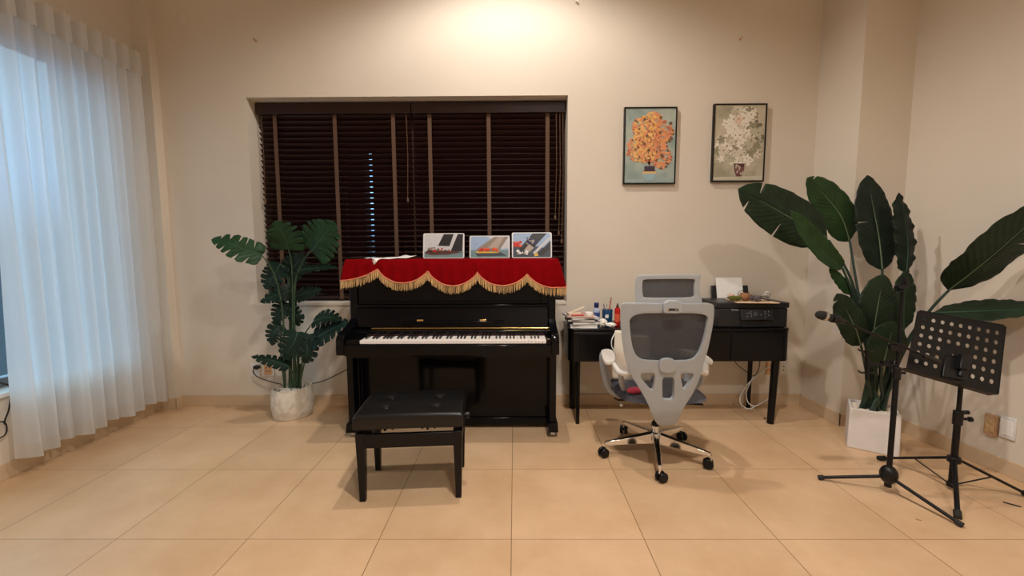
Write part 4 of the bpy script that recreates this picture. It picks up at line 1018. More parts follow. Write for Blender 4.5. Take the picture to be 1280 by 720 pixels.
place(ch, (CX, CY, 0))
# bag and red pouch on the chair
t = thing('tote_bag', 'white cloth bag with string handle standing on the office chair seat', 'bag')
mb = MB(); n1, n2 = 14, 18
def bagp(i, j, s):
    u = i / n1; v = j / n2; w_ = .125 - .02 * v; x = .622 + .02 * v + u * w_ * 1.9
    y = 2.60 + s * (.030 * math.sin(math.pi * u) * (1 - .5 * v)) + .008 * math.sin(v * 7 + u * 5) - .05 * u
    return Vector((x, y, .474 + v * .315 - .03 * u * v + .006 * math.sin(u * 9) * v))
for s in (-1, 1): mb.grid([[bagp(i, j, s) for i in range(n1 + 1)] for j in range(n2 + 1)])
mb.build('bag_body', mat('white_canvas', lin(232, 222, 206), .9, bump=.3, bscale=80), t, weld=.002, solid=.002)
mb = MB(); mb.tube(spline([bagp(0, 17, 0) + Vector((.0, 0, 0)), P(765, 424, 2.58), P(764.5, 432, 2.58), P(768, 439, 2.58), bagp(1, 9, -1)], 6), .0030, 6); mb.build('string_handle', M['paper'], t)
place(t, (.74, 2.58, .474))
rock('pouch', 'small pinkish red pouch at the back of the office chair seat', (.705, 2.365, .458), .030, (1.5, .8, .6), mat('pink_red_cloth', lin(190, 60, 84), .8), 4, 'pouch', .2)

# ------------------------------------------------------------------ leaves
def leafmat(nm, c, vein, stripes=95):
    m = bpy.data.materials.new(nm); m.use_nodes = True; nt = m.node_tree; N = nt.nodes; L = nt.links; b = N['Principled BSDF']
    b.inputs['Roughness'].default_value = .5; b.inputs['Specular IOR Level'].default_value = .3
    tc = N.new('ShaderNodeTexCoord'); nz = N.new('ShaderNodeTexNoise'); nz.inputs['Scale'].default_value = 12; L.new(tc.outputs['Object'], nz.inputs[0])
    rp = N.new('ShaderNodeValToRGB'); rp.color_ramp.elements[0].position = .3; rp.color_ramp.elements[1].position = .7
    rp.color_ramp.elements[0].color = tuple(x * .75 for x in c) + (1,); rp.color_ramp.elements[1].color = tuple(x * 1.25 for x in c) + (1,)
    L.new(nz.outputs[0], rp.inputs[0]); uv = N.new('ShaderNodeUVMap'); sp = N.new('ShaderNodeSeparateXYZ'); L.new(uv.outputs[0], sp.inputs[0])
    ad = N.new('ShaderNodeMath'); ad.operation = 'MULTIPLY_ADD'; ad.inputs[1].default_value = -.25; L.new(sp.outputs[1], ad.inputs[0]); L.new(sp.outputs[0], ad.inputs[2])
    wv = N.new('ShaderNodeMath'); wv.operation = 'MULTIPLY'; wv.inputs[1].default_value = stripes; L.new(ad.outputs[0], wv.inputs[0])
    si = N.new('ShaderNodeMath'); si.operation = 'SINE'; L.new(wv.outputs[0], si.inputs[0])
    bp = N.new('ShaderNodeBump'); bp.inputs['Strength'].default_value = .35; bp.inputs['Distance'].default_value = .002; L.new(si.outputs[0], bp.inputs['Height']); L.new(bp.outputs[0], b.inputs['Normal'])
    mr = N.new('ShaderNodeMapRange'); mr.inputs[1].default_value = -1; mr.inputs[2].default_value = 1; mr.inputs[3].default_value = .88; mr.inputs[4].default_value = 1.1; L.new(si.outputs[0], mr.inputs[0])
    hv = N.new('ShaderNodeHueSaturation'); L.new(rp.outputs[0], hv.inputs['Color']); L.new(mr.outputs[0], hv.inputs['Value'])
    L.new(hv.outputs[0], b.inputs['Base Color'])
    trl = N.new('ShaderNodeBsdfTranslucent'); L.new(hv.outputs[0], trl.inputs[0]); mx = N.new('ShaderNodeMixShader'); mx.inputs[0].default_value = .18
    L.new(b.outputs[0], mx.inputs[1]); L.new(trl.outputs[0], mx.inputs[2]); L.new(mx.outputs[0], N['Material Output'].inputs['Surface'])
    return m
def prof(kind):
    if kind == 'paddle': pts = [(0, .30), (.05, .62), (.15, .86), (.3, 1.0), (.5, 1.0), (.7, .88), (.85, .64), (.95, .33), (1, .02)]
    else: pts = [(0, .62), (.06, .92), (.2, 1.04), (.4, 1.0), (.6, .86), (.78, .62), (.92, .30), (1, .02)]
    def f(t):
        for (a, b), (c, d) in zip(pts, pts[1:]):
            if a <= t <= c: return b + (d - b) * (t - a) / (c - a)
        return 0
    return f
def leaf(parent, mid, hw, mm, vein, kind='paddle', side=None, fold=.15, cuts=(), ripple=.003, n=44, seed=1, wide=(1, 1), curl=0.0, nm='leaf'):
    """mid: 3D control points base to tip; hw: half width in metres; side: direction of the blade's width"""
    mid = spline(mid, 12); L_ = [0]
    for a, b in zip(mid, mid[1:]): L_.append(L_[-1] + (b - a).length)
    def at_(t):
        t = min(max(t, 0), 1) * L_[-1]
        for i in range(len(L_) - 1):
            if L_[i + 1] >= t: return mid[i].lerp(mid[i + 1], (t - L_[i]) / max(1e-9, L_[i + 1] - L_[i]))
        return mid[-1]
    f = prof(kind); mb = MB(); uvl = mb.bm.loops.layers.uv.new('UVMap'); rnd = random.Random(seed)
    def frame(t):
        tg = (at_(t + .02) - at_(t - .02)).normalized(); s_ = Vector(side) if side else Vector((0, 1, 0)).cross(tg)
        s_ = (s_ - tg * s_.dot(tg)).normalized(); return tg, s_, tg.cross(s_).normalized()
    def pt(t, w, sg):
        tg, s_, nn = frame(t); h = hw * f(t) * wide[0 if sg < 0 else 1]
        sw = .16 * hw * w * (1 if kind == 'paddle' else 2.2)    # veins sweep to the tip
        if kind != 'paddle' and t < .25: sw -= hw * .55 * w * (1 - t / .25)
        return at_(t) + s_ * sg * h * w + tg * sw * (1 - t) + nn * (fold * h * w - curl * h * w * w + ripple * math.sin(t * 31 + seed) * w * w + ripple * .6 * math.sin(t * 67 + seed * 3) * w ** 3)
    for sg in (-1, 1):
        if kind == 'paddle':
            cs = sorted(c for c, s2, *_ in cuts if s2 == sg); segs = [0] + cs + [1]
            for a, b in zip(segs, segs[1:]):
                m_ = max(2, int(n * (b - a))); rows = []
                for i in range(m_ + 1):
                    u = i / m_
                    row = []
                    for k in range(7):
                        w = k / 6; gap = .012 * max(0, (w - .35) / .65)
                        lo = a + (gap if a > 0 else 0); hi = b - (gap if b < 1 else 0)
                        row.append((lo + (hi - lo) * u, w))
                    rows.append(row)
                V = [[mb.bm.verts.new(pt(t, w, sg)) for t, w in r] for r in rows]
                for i in range(m_):
                    for k in range(6):
                        fc = mb.bm.faces.new((V[i][k], V[i][k + 1], V[i + 1][k + 1], V[i + 1][k])); 
                        for lp, (t_, w_) in zip(fc.loops, (rows[i][k], rows[i][k + 1], rows[i + 1][k + 1], rows[i + 1][k])): lp[uvl].uv = (t_, w_)
        else:
            nl = 6
            for q in range(nl):
                a, b = q / nl, (q + 1) / nl; c_ = (a + b) / 2 + rnd.uniform(-.01, .01); gp = rnd.uniform(.22, .42) if 0 < q < nl - 1 else .25
                if q == 0: c_ = b - .02
                rows = []
                for i in range(7):
                    u = a + (b - a) * i / 6; row = []
                    for k in range(9):
                        w = k / 8; sh = gp * max(0, (w - .45) / .55) ** .7
                        t_ = u + (c_ - u) * sh; row.append((t_, w))
                    rows.append(row)
                V = [[mb.bm.verts.new(pt(t, w * (1 - .05 * abs(i - 3) / 3 * (w > .9)), sg)) for t, w in r] for i, r in enumerate(rows)]
                for i in range(6):
                    for k in range(8):
                        fc = mb.bm.faces.new((V[i][k], V[i][k + 1], V[i + 1][k + 1], V[i + 1][k]))
                        for lp, (t_, w_) in zip(fc.loops, (rows[i][k], rows[i][k + 1], rows[i + 1][k + 1], rows[i + 1][k])): lp[uvl].uv = (t_, w_)
    o = mb.build(nm, mm, parent, weld=.0004, solid=.0012, angle=60)
    mb = MB(); ps = [at_(i / 20) + frame(i / 20)[2] * .0006 for i in range(21)]
    mb.tube(ps, [max(.0008, .0042 * (1 - i / 21) * min(1.3, hw / .08)) for i in range(21)], 6); mb.build('midrib', vein, o)
    return o
LV = {'dark': leafmat('dark_green_leaf', (.014, .032, .015), None), 'mid': leafmat('mid_green_leaf', (.022, .062, .018), None), 'deep': leafmat('deep_green_leaf', (.009, .020, .012), None),
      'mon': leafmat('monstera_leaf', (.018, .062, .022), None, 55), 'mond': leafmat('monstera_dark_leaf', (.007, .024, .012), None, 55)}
VN = mat('pale_green_midrib', (.13, .19, .11), .5); VD = mat('dark_green_midrib', (.03, .085, .045), .5); STM = mat('green_stem', (.036, .078, .036), .5, var=.25, scale=30); STB = mat('dark_green_stalk', (.012, .034, .020), .5, var=.3, scale=20)

# ------------------------------------------------------------------ strelitzia in a square pot
st = thing('potted_bird_of_paradise', 'tall bird-of-paradise plant in a square white pot by the corner column', 'plant')
a0 = Vector((2.188, 2.624)); b0 = Vector((2.398, 2.474)); e1 = (b0 - a0).normalized(); e2 = Vector((-e1.y, e1.x)); pcn = (a0 + b0) / 2 + e2 * .112
potm = mat('white_rough_stone_pot', lin(226, 222, 218), .8, var=.05, scale=9, bump=.3, bscale=40)
H_ = .268
def sq(s, z, r=.012):
    pts = []
    for (i, j) in ((-1, -1), (1, -1), (1, 1), (-1, 1)): pts.append(Vector((*(pcn + e1 * i * s + e2 * j * s * .86), z)))
    return pts
mb = MB(); R_ = [sq(.130, 0), sq(.124, H_), sq(.110, H_), sq(.108, H_ - .03)]
V = [[mb.bm.verts.new(p) for p in r] for r in R_]
for A, B in zip(V, V[1:]):
    for k in range(4): mb.bm.faces.new((A[k], A[(k + 1) % 4], B[(k + 1) % 4], B[k]))
mb.bm.faces.new(V[0][::-1]); mb.bm.faces.new(V[-1]); mb.build('pot', potm, st, bevel=.006)
mb = MB(); random.seed(21)
for k in range(110):
    q = pcn + e1 * random.uniform(-.100, .100) + e2 * random.uniform(-.085, .085); mb.ball((q.x, q.y, H_ - .024 + random.uniform(0, .010)), random.uniform(.010, .016), 8, 6, (1.2, .9, .7))
mb.build('white_pebbles', mat('white_pebble', lin(228, 216, 200), .6, var=.1, scale=30), st)['kind'] = 'stuff'
crown = []
def stalk(pts, r0, r1, mm=STB, nm='stalk', par=None):
    sp_ = spline(pts, 8); n_ = len(sp_) - 1
    mb = MB(); mb.tube(sp_, [r0 + (r1 - r0) * i / n_ for i in range(n_ + 1)], 8); return mb.build(nm, mm, par or st)
def foot(k, n=9):
    a = k * 2.4; r = .012 + .02 * (k % 4); return Vector((pcn.x - .015 + r * math.cos(a) * 1.7, pcn.y + r * math.sin(a), H_ - .03))
S = []
def Q(*pts): return [P(x, y, Y) for x, y, Y in pts]
#      leaf midrib (px, py, depth)                                    half width  material side fold  cuts
S.append((Q((1034, 297, 2.74), (1000, 279, 2.70), (960, 256, 2.66), (923, 236, 2.64)), .150, 'dark', VN, dict(cuts=[(.48, -1), (.86, -1), (.80, 1)], fold=.10), [(1036, 300, 2.74), (1062, 345, 2.70), (1078, 400, 2.66), (1085, 450, 2.64)]))
S.append((Q((1062, 302, 2.84), (1052, 272, 2.80), (1032, 245, 2.78), (1009, 222, 2.77)), .118, 'mid', VN, dict(fold=.10, cuts=[(.93, 1)]), [(1062, 300, 2.84), (1070, 350, 2.78), (1081, 410, 2.70), (1088, 450, 2.66)]))
S.append((Q((1053, 335, 2.60), (1030, 316, 2.56), (1008, 290, 2.54), (989, 263, 2.53)), .060, 'mid', VD, dict(fold=-.3), [(1053, 335, 2.60), (1068, 372, 2.60), (1080, 420, 2.62), (1087, 455, 2.63)]))
S.append((Q((1063, 368, 2.62), (1052, 352, 2.61), (1037, 335, 2.60)), .034, 'mid', VD, dict(fold=.2), [(1063, 366, 2.62), (1070, 395, 2.62), (1084, 440, 2.63)]))
S.append((Q((1103, 338, 2.72), (1099, 300, 2.73), (1092, 262, 2.75), (1084, 219, 2.78)), .125, 'deep', VN, dict(fold=.08, cuts=[(.52, -1)], wide=(1, 1)), [(1103, 336, 2.72), (1101, 380, 2.70), (1096, 450, 2.66)]))
S.append((Q((1133, 342, 2.66), (1135, 305, 2.66), (1130, 272, 2.67), (1123, 241, 2.68)), .066, 'deep', VD, dict(fold=.3, ripple=.008), [(1133, 340, 2.66), (1124, 400, 2.65), (1106, 460, 2.64)]))
S.append((Q((1091, 424, 2.55), (1095, 395, 2.52), (1100, 368, 2.52), (1105, 343, 2.54)), .120, 'dark', VN, dict(fold=.06), [(1091, 422, 2.55), (1091, 450, 2.58), (1094, 480, 2.60)]))
S.append((Q((1130, 412, 2.58), (1130, 385, 2.57), (1132, 362, 2.57), (1133, 338, 2.58)), .080, 'dark', VD, dict(fold=.1), [(1130, 410, 2.58), (1118, 445, 2.60), (1106, 480, 2.61)]))
S.append((Q((1076, 432, 2.52), (1070, 412, 2.48), (1059, 390, 2.46), (1046, 367, 2.45)), .086, 'dark', VN, dict(fold=.12, cuts=[(.9, -1)]), [(1076, 431, 2.52), (1082, 460, 2.57), (1088, 490, 2.60)]))
S.append((Q((1103, 459, 2.50), (1108, 440, 2.47), (1113, 421, 2.46), (1117, 402, 2.47)), .125, 'dark', VN, dict(fold=.08), [(1103, 458, 2.50), (1101, 480, 2.56), (1101, 500, 2.60)]))
S.append((Q((1185, 363, 2.44), (1218, 338, 2.33), (1254, 308, 2.21), (1296, 270, 2.10), (1325, 240, 2.03)), .160, 'dark', VN, dict(fold=.06, cuts=[(.55, 1)]), [(1187, 362, 2.44), (1165, 385, 2.48), (1140, 420, 2.54), (1116, 470, 2.60)]))
S.append((Q((1166, 391, 2.50), (1200, 390, 2.40), (1250, 388, 2.26), (1310, 384, 2.13)), .11, 'dark', VD, dict(side=(.3, 1, .28), fold=.05), [(1168, 391, 2.50), (1145, 410, 2.54), (1122, 450, 2.58), (1110, 490, 2.60)]))
for k, (mid, hw, mm, vn, kw, sk) in enumerate(S):
    leaf(st, mid, hw, LV[mm], vn, seed=k + 1, **kw)
    stalk(Q(*sk) + [foot(k)], .0065, .012)
for k, (x, yt) in enumerate(((1084, 440), (1089, 452), (1094, 440), (1099, 448), (1104, 444), (1110, 440), (1086, 470), (1107, 462))):
    f_ = foot(k + 3); stalk([P(x, yt, 2.63), P(x + .5, (yt + 505) / 2, 2.62), f_], .010, .016)
mb = MB(); mb.tube([P(1107, 450, 2.56), P(1101, 475, 2.58), (pcn.x, pcn.y - .03, H_ - .02)], [.007, .007, .008], 8); mb.build('dry_stalk', mat('pale_dry_stalk', lin(150, 148, 118), .6), st)
place(st, (pcn.x, pcn.y, 0))

# ------------------------------------------------------------------ monstera in a round pot
mo = thing('potted_monstera', 'artificial monstera plant in a round marbled pot beside the piano', 'plant')
MX, MY = -1.772, 3.165
marble = bpy.data.materials.new('cream_marbled_pot'); marble.use_nodes = True; nt = marble.node_tree; N = nt.nodes; L = nt.links; b = N['Principled BSDF']; b.inputs['Roughness'].default_value = .4
tc = N.new('ShaderNodeTexCoord'); nz = N.new('ShaderNodeTexNoise'); nz.inputs['Scale'].default_value = 7; nz.inputs['Detail'].default_value = 9; nz.inputs['Distortion'].default_value = 2.5
L.new(tc.outputs['Object'], nz.inputs[0]); rp = N.new('ShaderNodeValToRGB'); rp.color_ramp.elements[0].position = .42; rp.color_ramp.elements[0].color = lin(206, 196, 180) + (1,)
rp.color_ramp.elements[1].position = .56; rp.color_ramp.elements[1].color = lin(226, 218, 206) + (1,); L.new(nz.outputs[0], rp.inputs[0]); L.new(rp.outputs[0], b.inputs['Base Color'])
def ring(r, z, tl=0): return [Vector((MX + r * (1.12 * math.cos(2 * math.pi * k / 36) * .85 - .92 * math.sin(2 * math.pi * k / 36) * .53), MY + r * (1.12 * math.cos(2 * math.pi * k / 36) * .53 + .92 * math.sin(2 * math.pi * k / 36) * .85), z + tl * math.cos(2 * math.pi * k / 36 - .3))) for k in range(36)]
mb = MB(); R_ = [ring(.118, 0), ring(.128, .012), ring(.138, .10), ring(.134, .19), ring(.128, .236, .004), ring(.116, .238, .004), ring(.114, .205)]
V = [[mb.bm.verts.new(p) for p in r] for r in R_]
for A, B in zip(V, V[1:]):
    for k in range(36): mb.bm.faces.new((A[k], A[(k + 1) % 36], B[(k + 1) % 36], B[k]))
mb.bm.faces.new(V[0][::-1]); mb.bm.faces.new(V[-1]); mb.build('pot', marble, mo, angle=40)
mb = MB(); random.seed(4)
for k in range(70):
    a = random.uniform(0, 6.28); r = .105 * math.sqrt(random.random()); mb.ball((MX + r * math.cos(a), MY + r * .9 * math.sin(a), .212 + random.uniform(0, .008)), random.uniform(.009, .015), 8, 6, (1.2, 1, .7))
mb.build('white_pebbles', bpy.data.materials['white_pebble'], mo)['kind'] = 'stuff'
def mf(x): p = P(x, 495, MY); return Vector((p.x, MY + .01, .20))
MM = []
MM.append((Q((327, 319, 3.02), (306, 312, 2.98), (285, 303, 2.96), (264, 299, 2.95)), .110, 'mon', dict(fold=.15, side=(.1, .75, .75)), [(327, 319, 3.02), (339, 335, 3.06), (348, 360, 3.10), (354, 400, 3.12)], 356))
MM.append((Q((361, 312, 3.06), (357, 300, 3.02), (351, 288, 2.99), (344, 276, 2.97)), .135, 'mon', dict(fold=.10), [(361, 312, 3.06), (365, 335, 3.08), (366, 380, 3.12), (366, 420, 3.13)], 368))
MM.append((Q((390, 314, 3.04), (398, 303, 3.00), (408, 291, 2.97), (418, 277, 2.95)), .155, 'mon', dict(fold=.10), [(389, 313, 3.04), (376, 332, 3.08), (369, 360, 3.11), (368, 420, 3.13)], 370))
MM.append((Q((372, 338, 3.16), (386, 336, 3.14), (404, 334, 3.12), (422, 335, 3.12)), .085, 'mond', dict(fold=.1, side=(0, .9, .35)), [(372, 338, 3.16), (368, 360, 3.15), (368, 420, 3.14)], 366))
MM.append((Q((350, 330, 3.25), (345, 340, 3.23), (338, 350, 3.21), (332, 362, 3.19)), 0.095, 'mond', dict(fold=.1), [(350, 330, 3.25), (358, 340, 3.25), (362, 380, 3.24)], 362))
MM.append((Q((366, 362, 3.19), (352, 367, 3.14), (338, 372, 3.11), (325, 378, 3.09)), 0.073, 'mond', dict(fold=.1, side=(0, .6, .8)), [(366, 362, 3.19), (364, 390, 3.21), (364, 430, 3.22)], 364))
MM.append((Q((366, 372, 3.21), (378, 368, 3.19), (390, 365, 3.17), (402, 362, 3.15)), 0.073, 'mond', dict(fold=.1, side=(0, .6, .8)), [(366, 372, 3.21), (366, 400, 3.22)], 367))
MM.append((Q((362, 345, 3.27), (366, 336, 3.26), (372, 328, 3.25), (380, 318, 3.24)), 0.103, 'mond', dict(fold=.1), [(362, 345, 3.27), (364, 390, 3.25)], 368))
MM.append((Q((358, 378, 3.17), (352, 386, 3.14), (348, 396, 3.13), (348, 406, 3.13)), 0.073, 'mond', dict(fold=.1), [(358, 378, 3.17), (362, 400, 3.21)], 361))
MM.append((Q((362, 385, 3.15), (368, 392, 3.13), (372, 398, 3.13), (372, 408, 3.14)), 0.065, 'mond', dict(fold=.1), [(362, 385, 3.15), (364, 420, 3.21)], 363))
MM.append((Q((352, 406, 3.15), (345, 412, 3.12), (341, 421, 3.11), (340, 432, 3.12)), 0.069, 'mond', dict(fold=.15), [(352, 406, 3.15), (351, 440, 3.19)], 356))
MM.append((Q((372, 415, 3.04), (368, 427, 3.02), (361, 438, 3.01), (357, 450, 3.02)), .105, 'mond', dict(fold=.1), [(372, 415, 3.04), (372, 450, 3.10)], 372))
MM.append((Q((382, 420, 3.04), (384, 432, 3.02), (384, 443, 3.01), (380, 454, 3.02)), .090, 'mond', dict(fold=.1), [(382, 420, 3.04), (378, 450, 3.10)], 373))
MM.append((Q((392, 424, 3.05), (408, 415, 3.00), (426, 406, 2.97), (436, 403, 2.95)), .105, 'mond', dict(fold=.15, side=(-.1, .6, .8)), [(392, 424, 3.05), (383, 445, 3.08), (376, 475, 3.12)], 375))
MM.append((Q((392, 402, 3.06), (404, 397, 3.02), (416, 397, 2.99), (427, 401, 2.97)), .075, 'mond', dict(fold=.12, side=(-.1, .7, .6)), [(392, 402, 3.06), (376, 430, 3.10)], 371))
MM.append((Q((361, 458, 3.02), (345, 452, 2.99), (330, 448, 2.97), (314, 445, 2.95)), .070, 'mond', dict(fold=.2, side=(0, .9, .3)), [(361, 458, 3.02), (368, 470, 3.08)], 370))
for k, (mid, hw, mm, kw, sk, fx_) in enumerate(MM):
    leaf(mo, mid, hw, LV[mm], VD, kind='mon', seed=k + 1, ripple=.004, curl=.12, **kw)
    stalk(Q(*sk) + [mf(fx_)], .0042, .0075, STM, 'stem', mo)
mb = MB()
for k, (x, yt, w) in enumerate(((372, 440, .013), (368, 400, .011), (375, 455, .011), (355, 430, .008))):
    f_ = mf(x); mb = MB(); mb.tube([P(x, yt, 3.15), f_], [.008, w], 8); mb.build('stem', STM, mo)
for x0_, x1_, y in ((368, 364, 478), (378, 383, 476), (380, 380, 480)):
    a = mf(x0_); b_ = P(x1_, y, 3.06); mb = MB(); mb.tube([a, a.lerp(b_, .5) + Vector((0, 0, .004)), b_], [.003, .0025, .0006], 5); mb.build('grass_blade', STM, mo)
place(mo, (MX, MY, 0))

# ------------------------------------------------------------------ microphone stand
ms = thing('microphone_stand', 'black tripod microphone stand with a boom arm in front of the white pot', 'microphone stand')
BM = M['black_metal']; b0 = Vector((1.985, 2.10, 0))
mb = MB(); mb.ball(b0 + Vector((0, 0, .107)), .045, 24, 16, (.88, .88, 1.12)); mb.lathe([(.016, .04), (.016, .07)], b0, 16); mb.build('base_hub', M['black_plastic'], ms)
for e_ in (Vector((1.724, 2.232, .014)), Vector((2.086, 1.833, .014)), Vector((2.19, 2.32, .014))):
    s_ = b0 + Vector((0, 0, .098)); d = (e_ - s_); 
    mb = MB(); mb.tube([s_ + d * .1, e_], .0085, 12); lg = mb.build('leg', BM, ms)
    mb = MB(); mb.tube([e_ - d * .06, e_ + d * .03], [.0125, .0135], 12); mb.build('rubber_foot', M['rubber'], lg, bevel=.002)
def pole(a, b, r, nm, par=ms): 
    mb = MB(); mb.tube([a, b], r, 14); return mb.build(nm, BM, par)
pj = P(1121, 466, 2.1); pole(b0 + Vector((0, 0, .09)), pj, .0125, 'lower_pole'); pt_ = P(1129, 352, 2.1); pole(pj - Vector((0, 0, .01)), pt_, .0078, 'upper_pole')
mb = MB(); mb.tube([pj - Vector((0, 0, .035)), pj + Vector((0, 0, .03))], .018, 16); mb.tube([pj, pj + Vector((.04, -.005, 0))], .007, 8); mb.build('height_clutch', M['black_plastic'], ms, bevel=.003)
cl = P(1124, 434, 2.085); mb = MB(); mb.tube([cl + Vector((-.0, -.022, 0)), cl + Vector((0, .03, 0))], .022, 16); mb.box(cl + Vector((-.035, -.01, .004)), (.05, .022, .028)); mb.build('boom_clutch', M['black_plastic'], ms, bevel=.004)
ba = P(1052, 401, 2.06); bb = P(1168, 450, 2.07)
mb = MB(); mb.tube([ba, bb], .0062, 12); bo = mb.build('boom_arm', BM, ms)
mb = MB(); dd = (bb - ba).normalized(); mb.tube([bb - dd * .06, bb + dd * .03], [.011, .0125], 14); mb.build('counterweight', M['rubber'], bo, bevel=.004)
mb = MB(); mb.box(P(1127, 358, 2.1), (.050, .030, .020), Matrix.Rotation(-.3, 3, 'Y')); mb.box(P(1123, 364, 2.09), (.045, .028, .007), Matrix.Rotation(-.35, 3, 'Y')); mb.box(P(1131, 352, 2.1), (.012, .03, .04)); mb.build('spare_clip', M['black_plastic'], ms, bevel=.003)
# tablet holder hanging from the pole
hp = P(1121, 457, 2.1); h2 = P(1086, 455, 2.14)
mb = MB(); mb.tube([hp, h2], .008, 10); mb.box((hp + h2) / 2 + Vector((.02, 0, .01)), (.05, .02, .02)); th = mb.build('holder_arm', M['black_plastic'], ms)
mb = MB(); mb.tube([P(1084, 437, 2.14), P(1084, 475, 2.14)], .013, 10, flat=.6); mb.build('holder_bar', M['black_plastic'], th)
for yy in (438, 465):
    mb = MB(); mb.tube(spline([P(1084, yy, 2.14), P(1077, yy + 1, 2.13), P(1073, yy - 1.5, 2.12)], 4), .0045, 8); mb.tube([P(1084, yy, 2.14), P(1092, yy + 1, 2.12)], .0045, 8); mb.build('holder_claw', M['black_plastic'], th)
place(ms, b0)
mc = thing('microphone', 'black microphone clamped at the end of the boom arm', 'microphone')
m0 = P(1021, 392.5, 2.04); m1 = P(1056, 402, 2.06); dm = (m1 - m0).normalized()
q_ = Vector((0, 0, 1)).rotation_difference(dm).to_matrix()
mb = MB(); mb.lathe([(.008, .0), (.016, .005), (.021, .016), (.022, .030), (.020, .042)], m0, 20, q_); mb.build('grille', mat('black_grille', (.006, .006, .006), .8, bump=.6, bscale=500), mc)
mb = MB(); mb.lathe([(.0235, .036), (.0245, .038), (.0245, .050), (.021, .054)], m0, 20, q_); mb.build('ring', M['steel'], mc)
mb = MB(); mb.lathe([(.019, .052), (.0175, .075), (.013, .160), (.010, .166)], m0, 20, q_); mb.build('handle', M['black_plastic'], mc)
mb = MB(); mb.lathe([(.021, .088), (.022, .092), (.020, .128), (.018, .130)], m0, 20, q_); mb.build('clip', M['black_plastic'], mc)
place(mc, m0)

# ------------------------------------------------------------------ music stand
mu = thing('music_stand', 'black folding music stand with a perforated desk plate', 'music stand')
c0 = Vector((2.362, 2.136, 0)); 
hubz = .175
mb = MB(); mb.tube([c0 + Vector((0, 0, .020)), c0 + Vector((0, 0, .42))], .0150, 14); mb.build('lower_tube', BM, mu)
mb = MB(); mb.tube([c0 + Vector((0, 0, .40)), c0 + Vector((0.0, 0, .63))], .0105, 12); mb.build('upper_tube', BM, mu)
mb = MB(); mb.tube([c0 + Vector((0, 0, .365)), c0 + Vector((0, 0, .44))], .021, 16); mb.tube([c0 + Vector((.015, -.008, .40)), c0 + Vector((.05, -.015, .40))], .0075, 8); mb.tube([c0 + Vector((.042, -.014, .40)), c0 + Vector((.056, -.017, .40))], .014, 10)
mb.tube([c0 + Vector((.01, -.01, .435)), c0 + Vector((.035, -.02, .44))], .011, 8); mb.build('clamp_knob', M['black_plastic'], mu, bevel=.002)
mb = MB(); mb.tube([c0 + Vector((0, 0, hubz - .02)), c0 + Vector((0, 0, hubz + .012))], .028, 16); mb.build('hub', M['black_plastic'], mu, bevel=.003)
mb = MB(); mb.tube([c0 + Vector((0, 0, .018)), c0 + Vector((0, 0, .042))], .022, 16); mb.build('lower_collar', M['black_plastic'], mu, bevel=.003)
for e_ in (Vector((2.258, 2.453, .012)), Vector((2.139, 1.895, .012)), Vector((2.690, 2.060, .012))):
    d0 = Vector((e_.x - c0.x, e_.y - c0.y, 0)).normalized(); s_ = c0 + Vector((0, 0, hubz - .004)) + d0 * .022
    mb = MB(); mb.tube([s_, e_], .0105, 10, flat=.7); lg = mb.build('leg', BM, mu)
    dd = (e_ - s_).normalized(); mb = MB(); mb.tube([e_ - dd * .03, e_ + dd * .012], .0155, 12); mb.build('rubber_foot', M['rubber'], lg, bevel=.002)
    m_ = s_.lerp(e_, .48); mb = MB(); mb.tube([m_, c0 + Vector((0, 0, .032)) + d0 * .018], .0048, 8, flat=.6); mb.build('strut', BM, mu)
# perforated plate
TL, TR, BR, BL = P(1148, 388, 2.225), P(1257, 407, 2.225), P(1247.5, 494, 2.08), P(1133.5, 461, 2.08)
def pl(u, v): return TL * (1 - u) * (1 - v) + TR * u * (1 - v) + BR * u * v + BL * (1 - u) * v
nrm = (TR - TL).cross(BL - TL).normalized()
wpl = (TR - TL).length; hpl = (BL - TL).length
def loop(c, r, n=14): return [(c[0] + r * math.cos(-2 * math.pi * k / n) / wpl, c[1] + r * math.sin(-2 * math.pi * k / n) / hpl) for k in range(n)]
holes = []
for r in range(6):
    for c in range(9):
        if r >= 3 and c in (3, 4, 5): continue
        if r >= 4 and c == 3: continue
        u = .085 + c * .1035; v = .13 + r * .142; holes.append(loop((u, v), .0118))
for c in ((.46, .60), (.60, .60), (.45, .76), (.60, .77)): holes.append(loop(c, .005, 8))
outer = rrect(0, 1, 0, 1, .03)
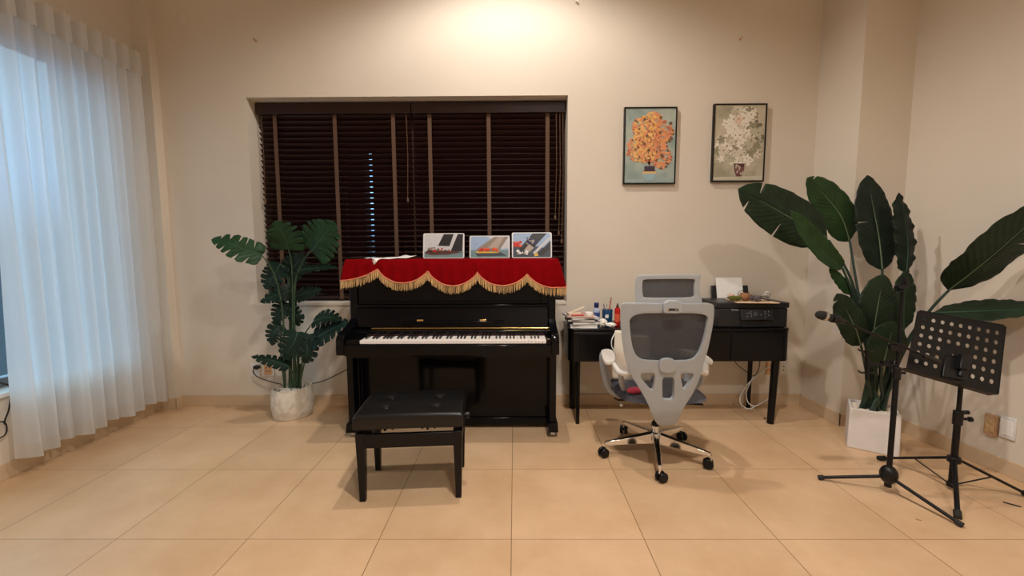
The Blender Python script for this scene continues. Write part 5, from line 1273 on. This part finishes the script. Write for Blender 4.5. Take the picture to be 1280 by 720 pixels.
mb = MB(); sheet(mb, [(u, v) for u, v in outer], holes, pl, .06); mb.build('desk_plate', BM, mu, solid=.0022, smooth=False)
mb = MB(); mb.tube([pl(-.002, .02), pl(0, .98)], .0035, 6); mb.tube([pl(1.002, .02), pl(1, .98)], .0035, 6); mb.tube([pl(.02, 0), pl(.98, 0)], .0035, 6); mb.build('rolled_edge', BM, mu)
mb = MB(); sgn = -1 if nrm.y > 0 else 1
back = nrm * (1 if nrm.y > 0 else -1)     # away from the camera
lip = [pl(-.01, .99), pl(1.0, .99), pl(1.0, .99) + back * .045, pl(-.01, .99) + back * .045]
V = [mb.bm.verts.new(p) for p in lip]; mb.bm.faces.new(V); mb.build('page_ledge', BM, mu, solid=.0025, smooth=False)
mb = MB(); bc = pl(.50, .80) - back * .006; up_ = (TL - BL).normalized(); rt = (TR - TL).normalized(); Rb = Matrix((rt, -back, up_)).transposed()
mb.box(bc, (.13, .010, .12), Rb); mb.box(pl(.54, .70) - back * .022, (.055, .03, .085), Rb); mb.build('tilt_bracket', M['black_plastic'], mu, bevel=.004)
mb = MB(); mb.tube([c0 + Vector((0, 0, .60)), pl(.53, .88) - back * .02, pl(.54, .74) - back * .02], .0105, 12); mb.build('neck', BM, mu)
place(mu, c0)

# small bits on the floor
mb = MB(); p = PZ(1265, 631, 0); mb.box(p + Vector((0, 0, .002)), (.060, .010, .003), Matrix.Rotation(-.75, 3, 'Z')); tag(mb.build('plastic_sliver', M['black_plastic'], bevel=.001), 'dark sliver lying on the floor tiles near the music stand', 'debris')
mb = MB(); p = PZ(956, 523.5, 0); mb.ball(p + Vector((0, 0, .005)), .007, 10, 8, (1, 1, .7)); tag(mb.build('floor_bead', M['rubber']), 'tiny dark bead on the floor behind the desk leg', 'bead')
mb = MB(); p = PZ(1148, 650, 0); mb.box(p + Vector((0, 0, .0015)), (.022, .006, .002), Matrix.Rotation(-.5, 3, 'Z')); tag(mb.build('leaf_scrap', old), 'tiny brown scrap on the floor between the two stands', 'debris')
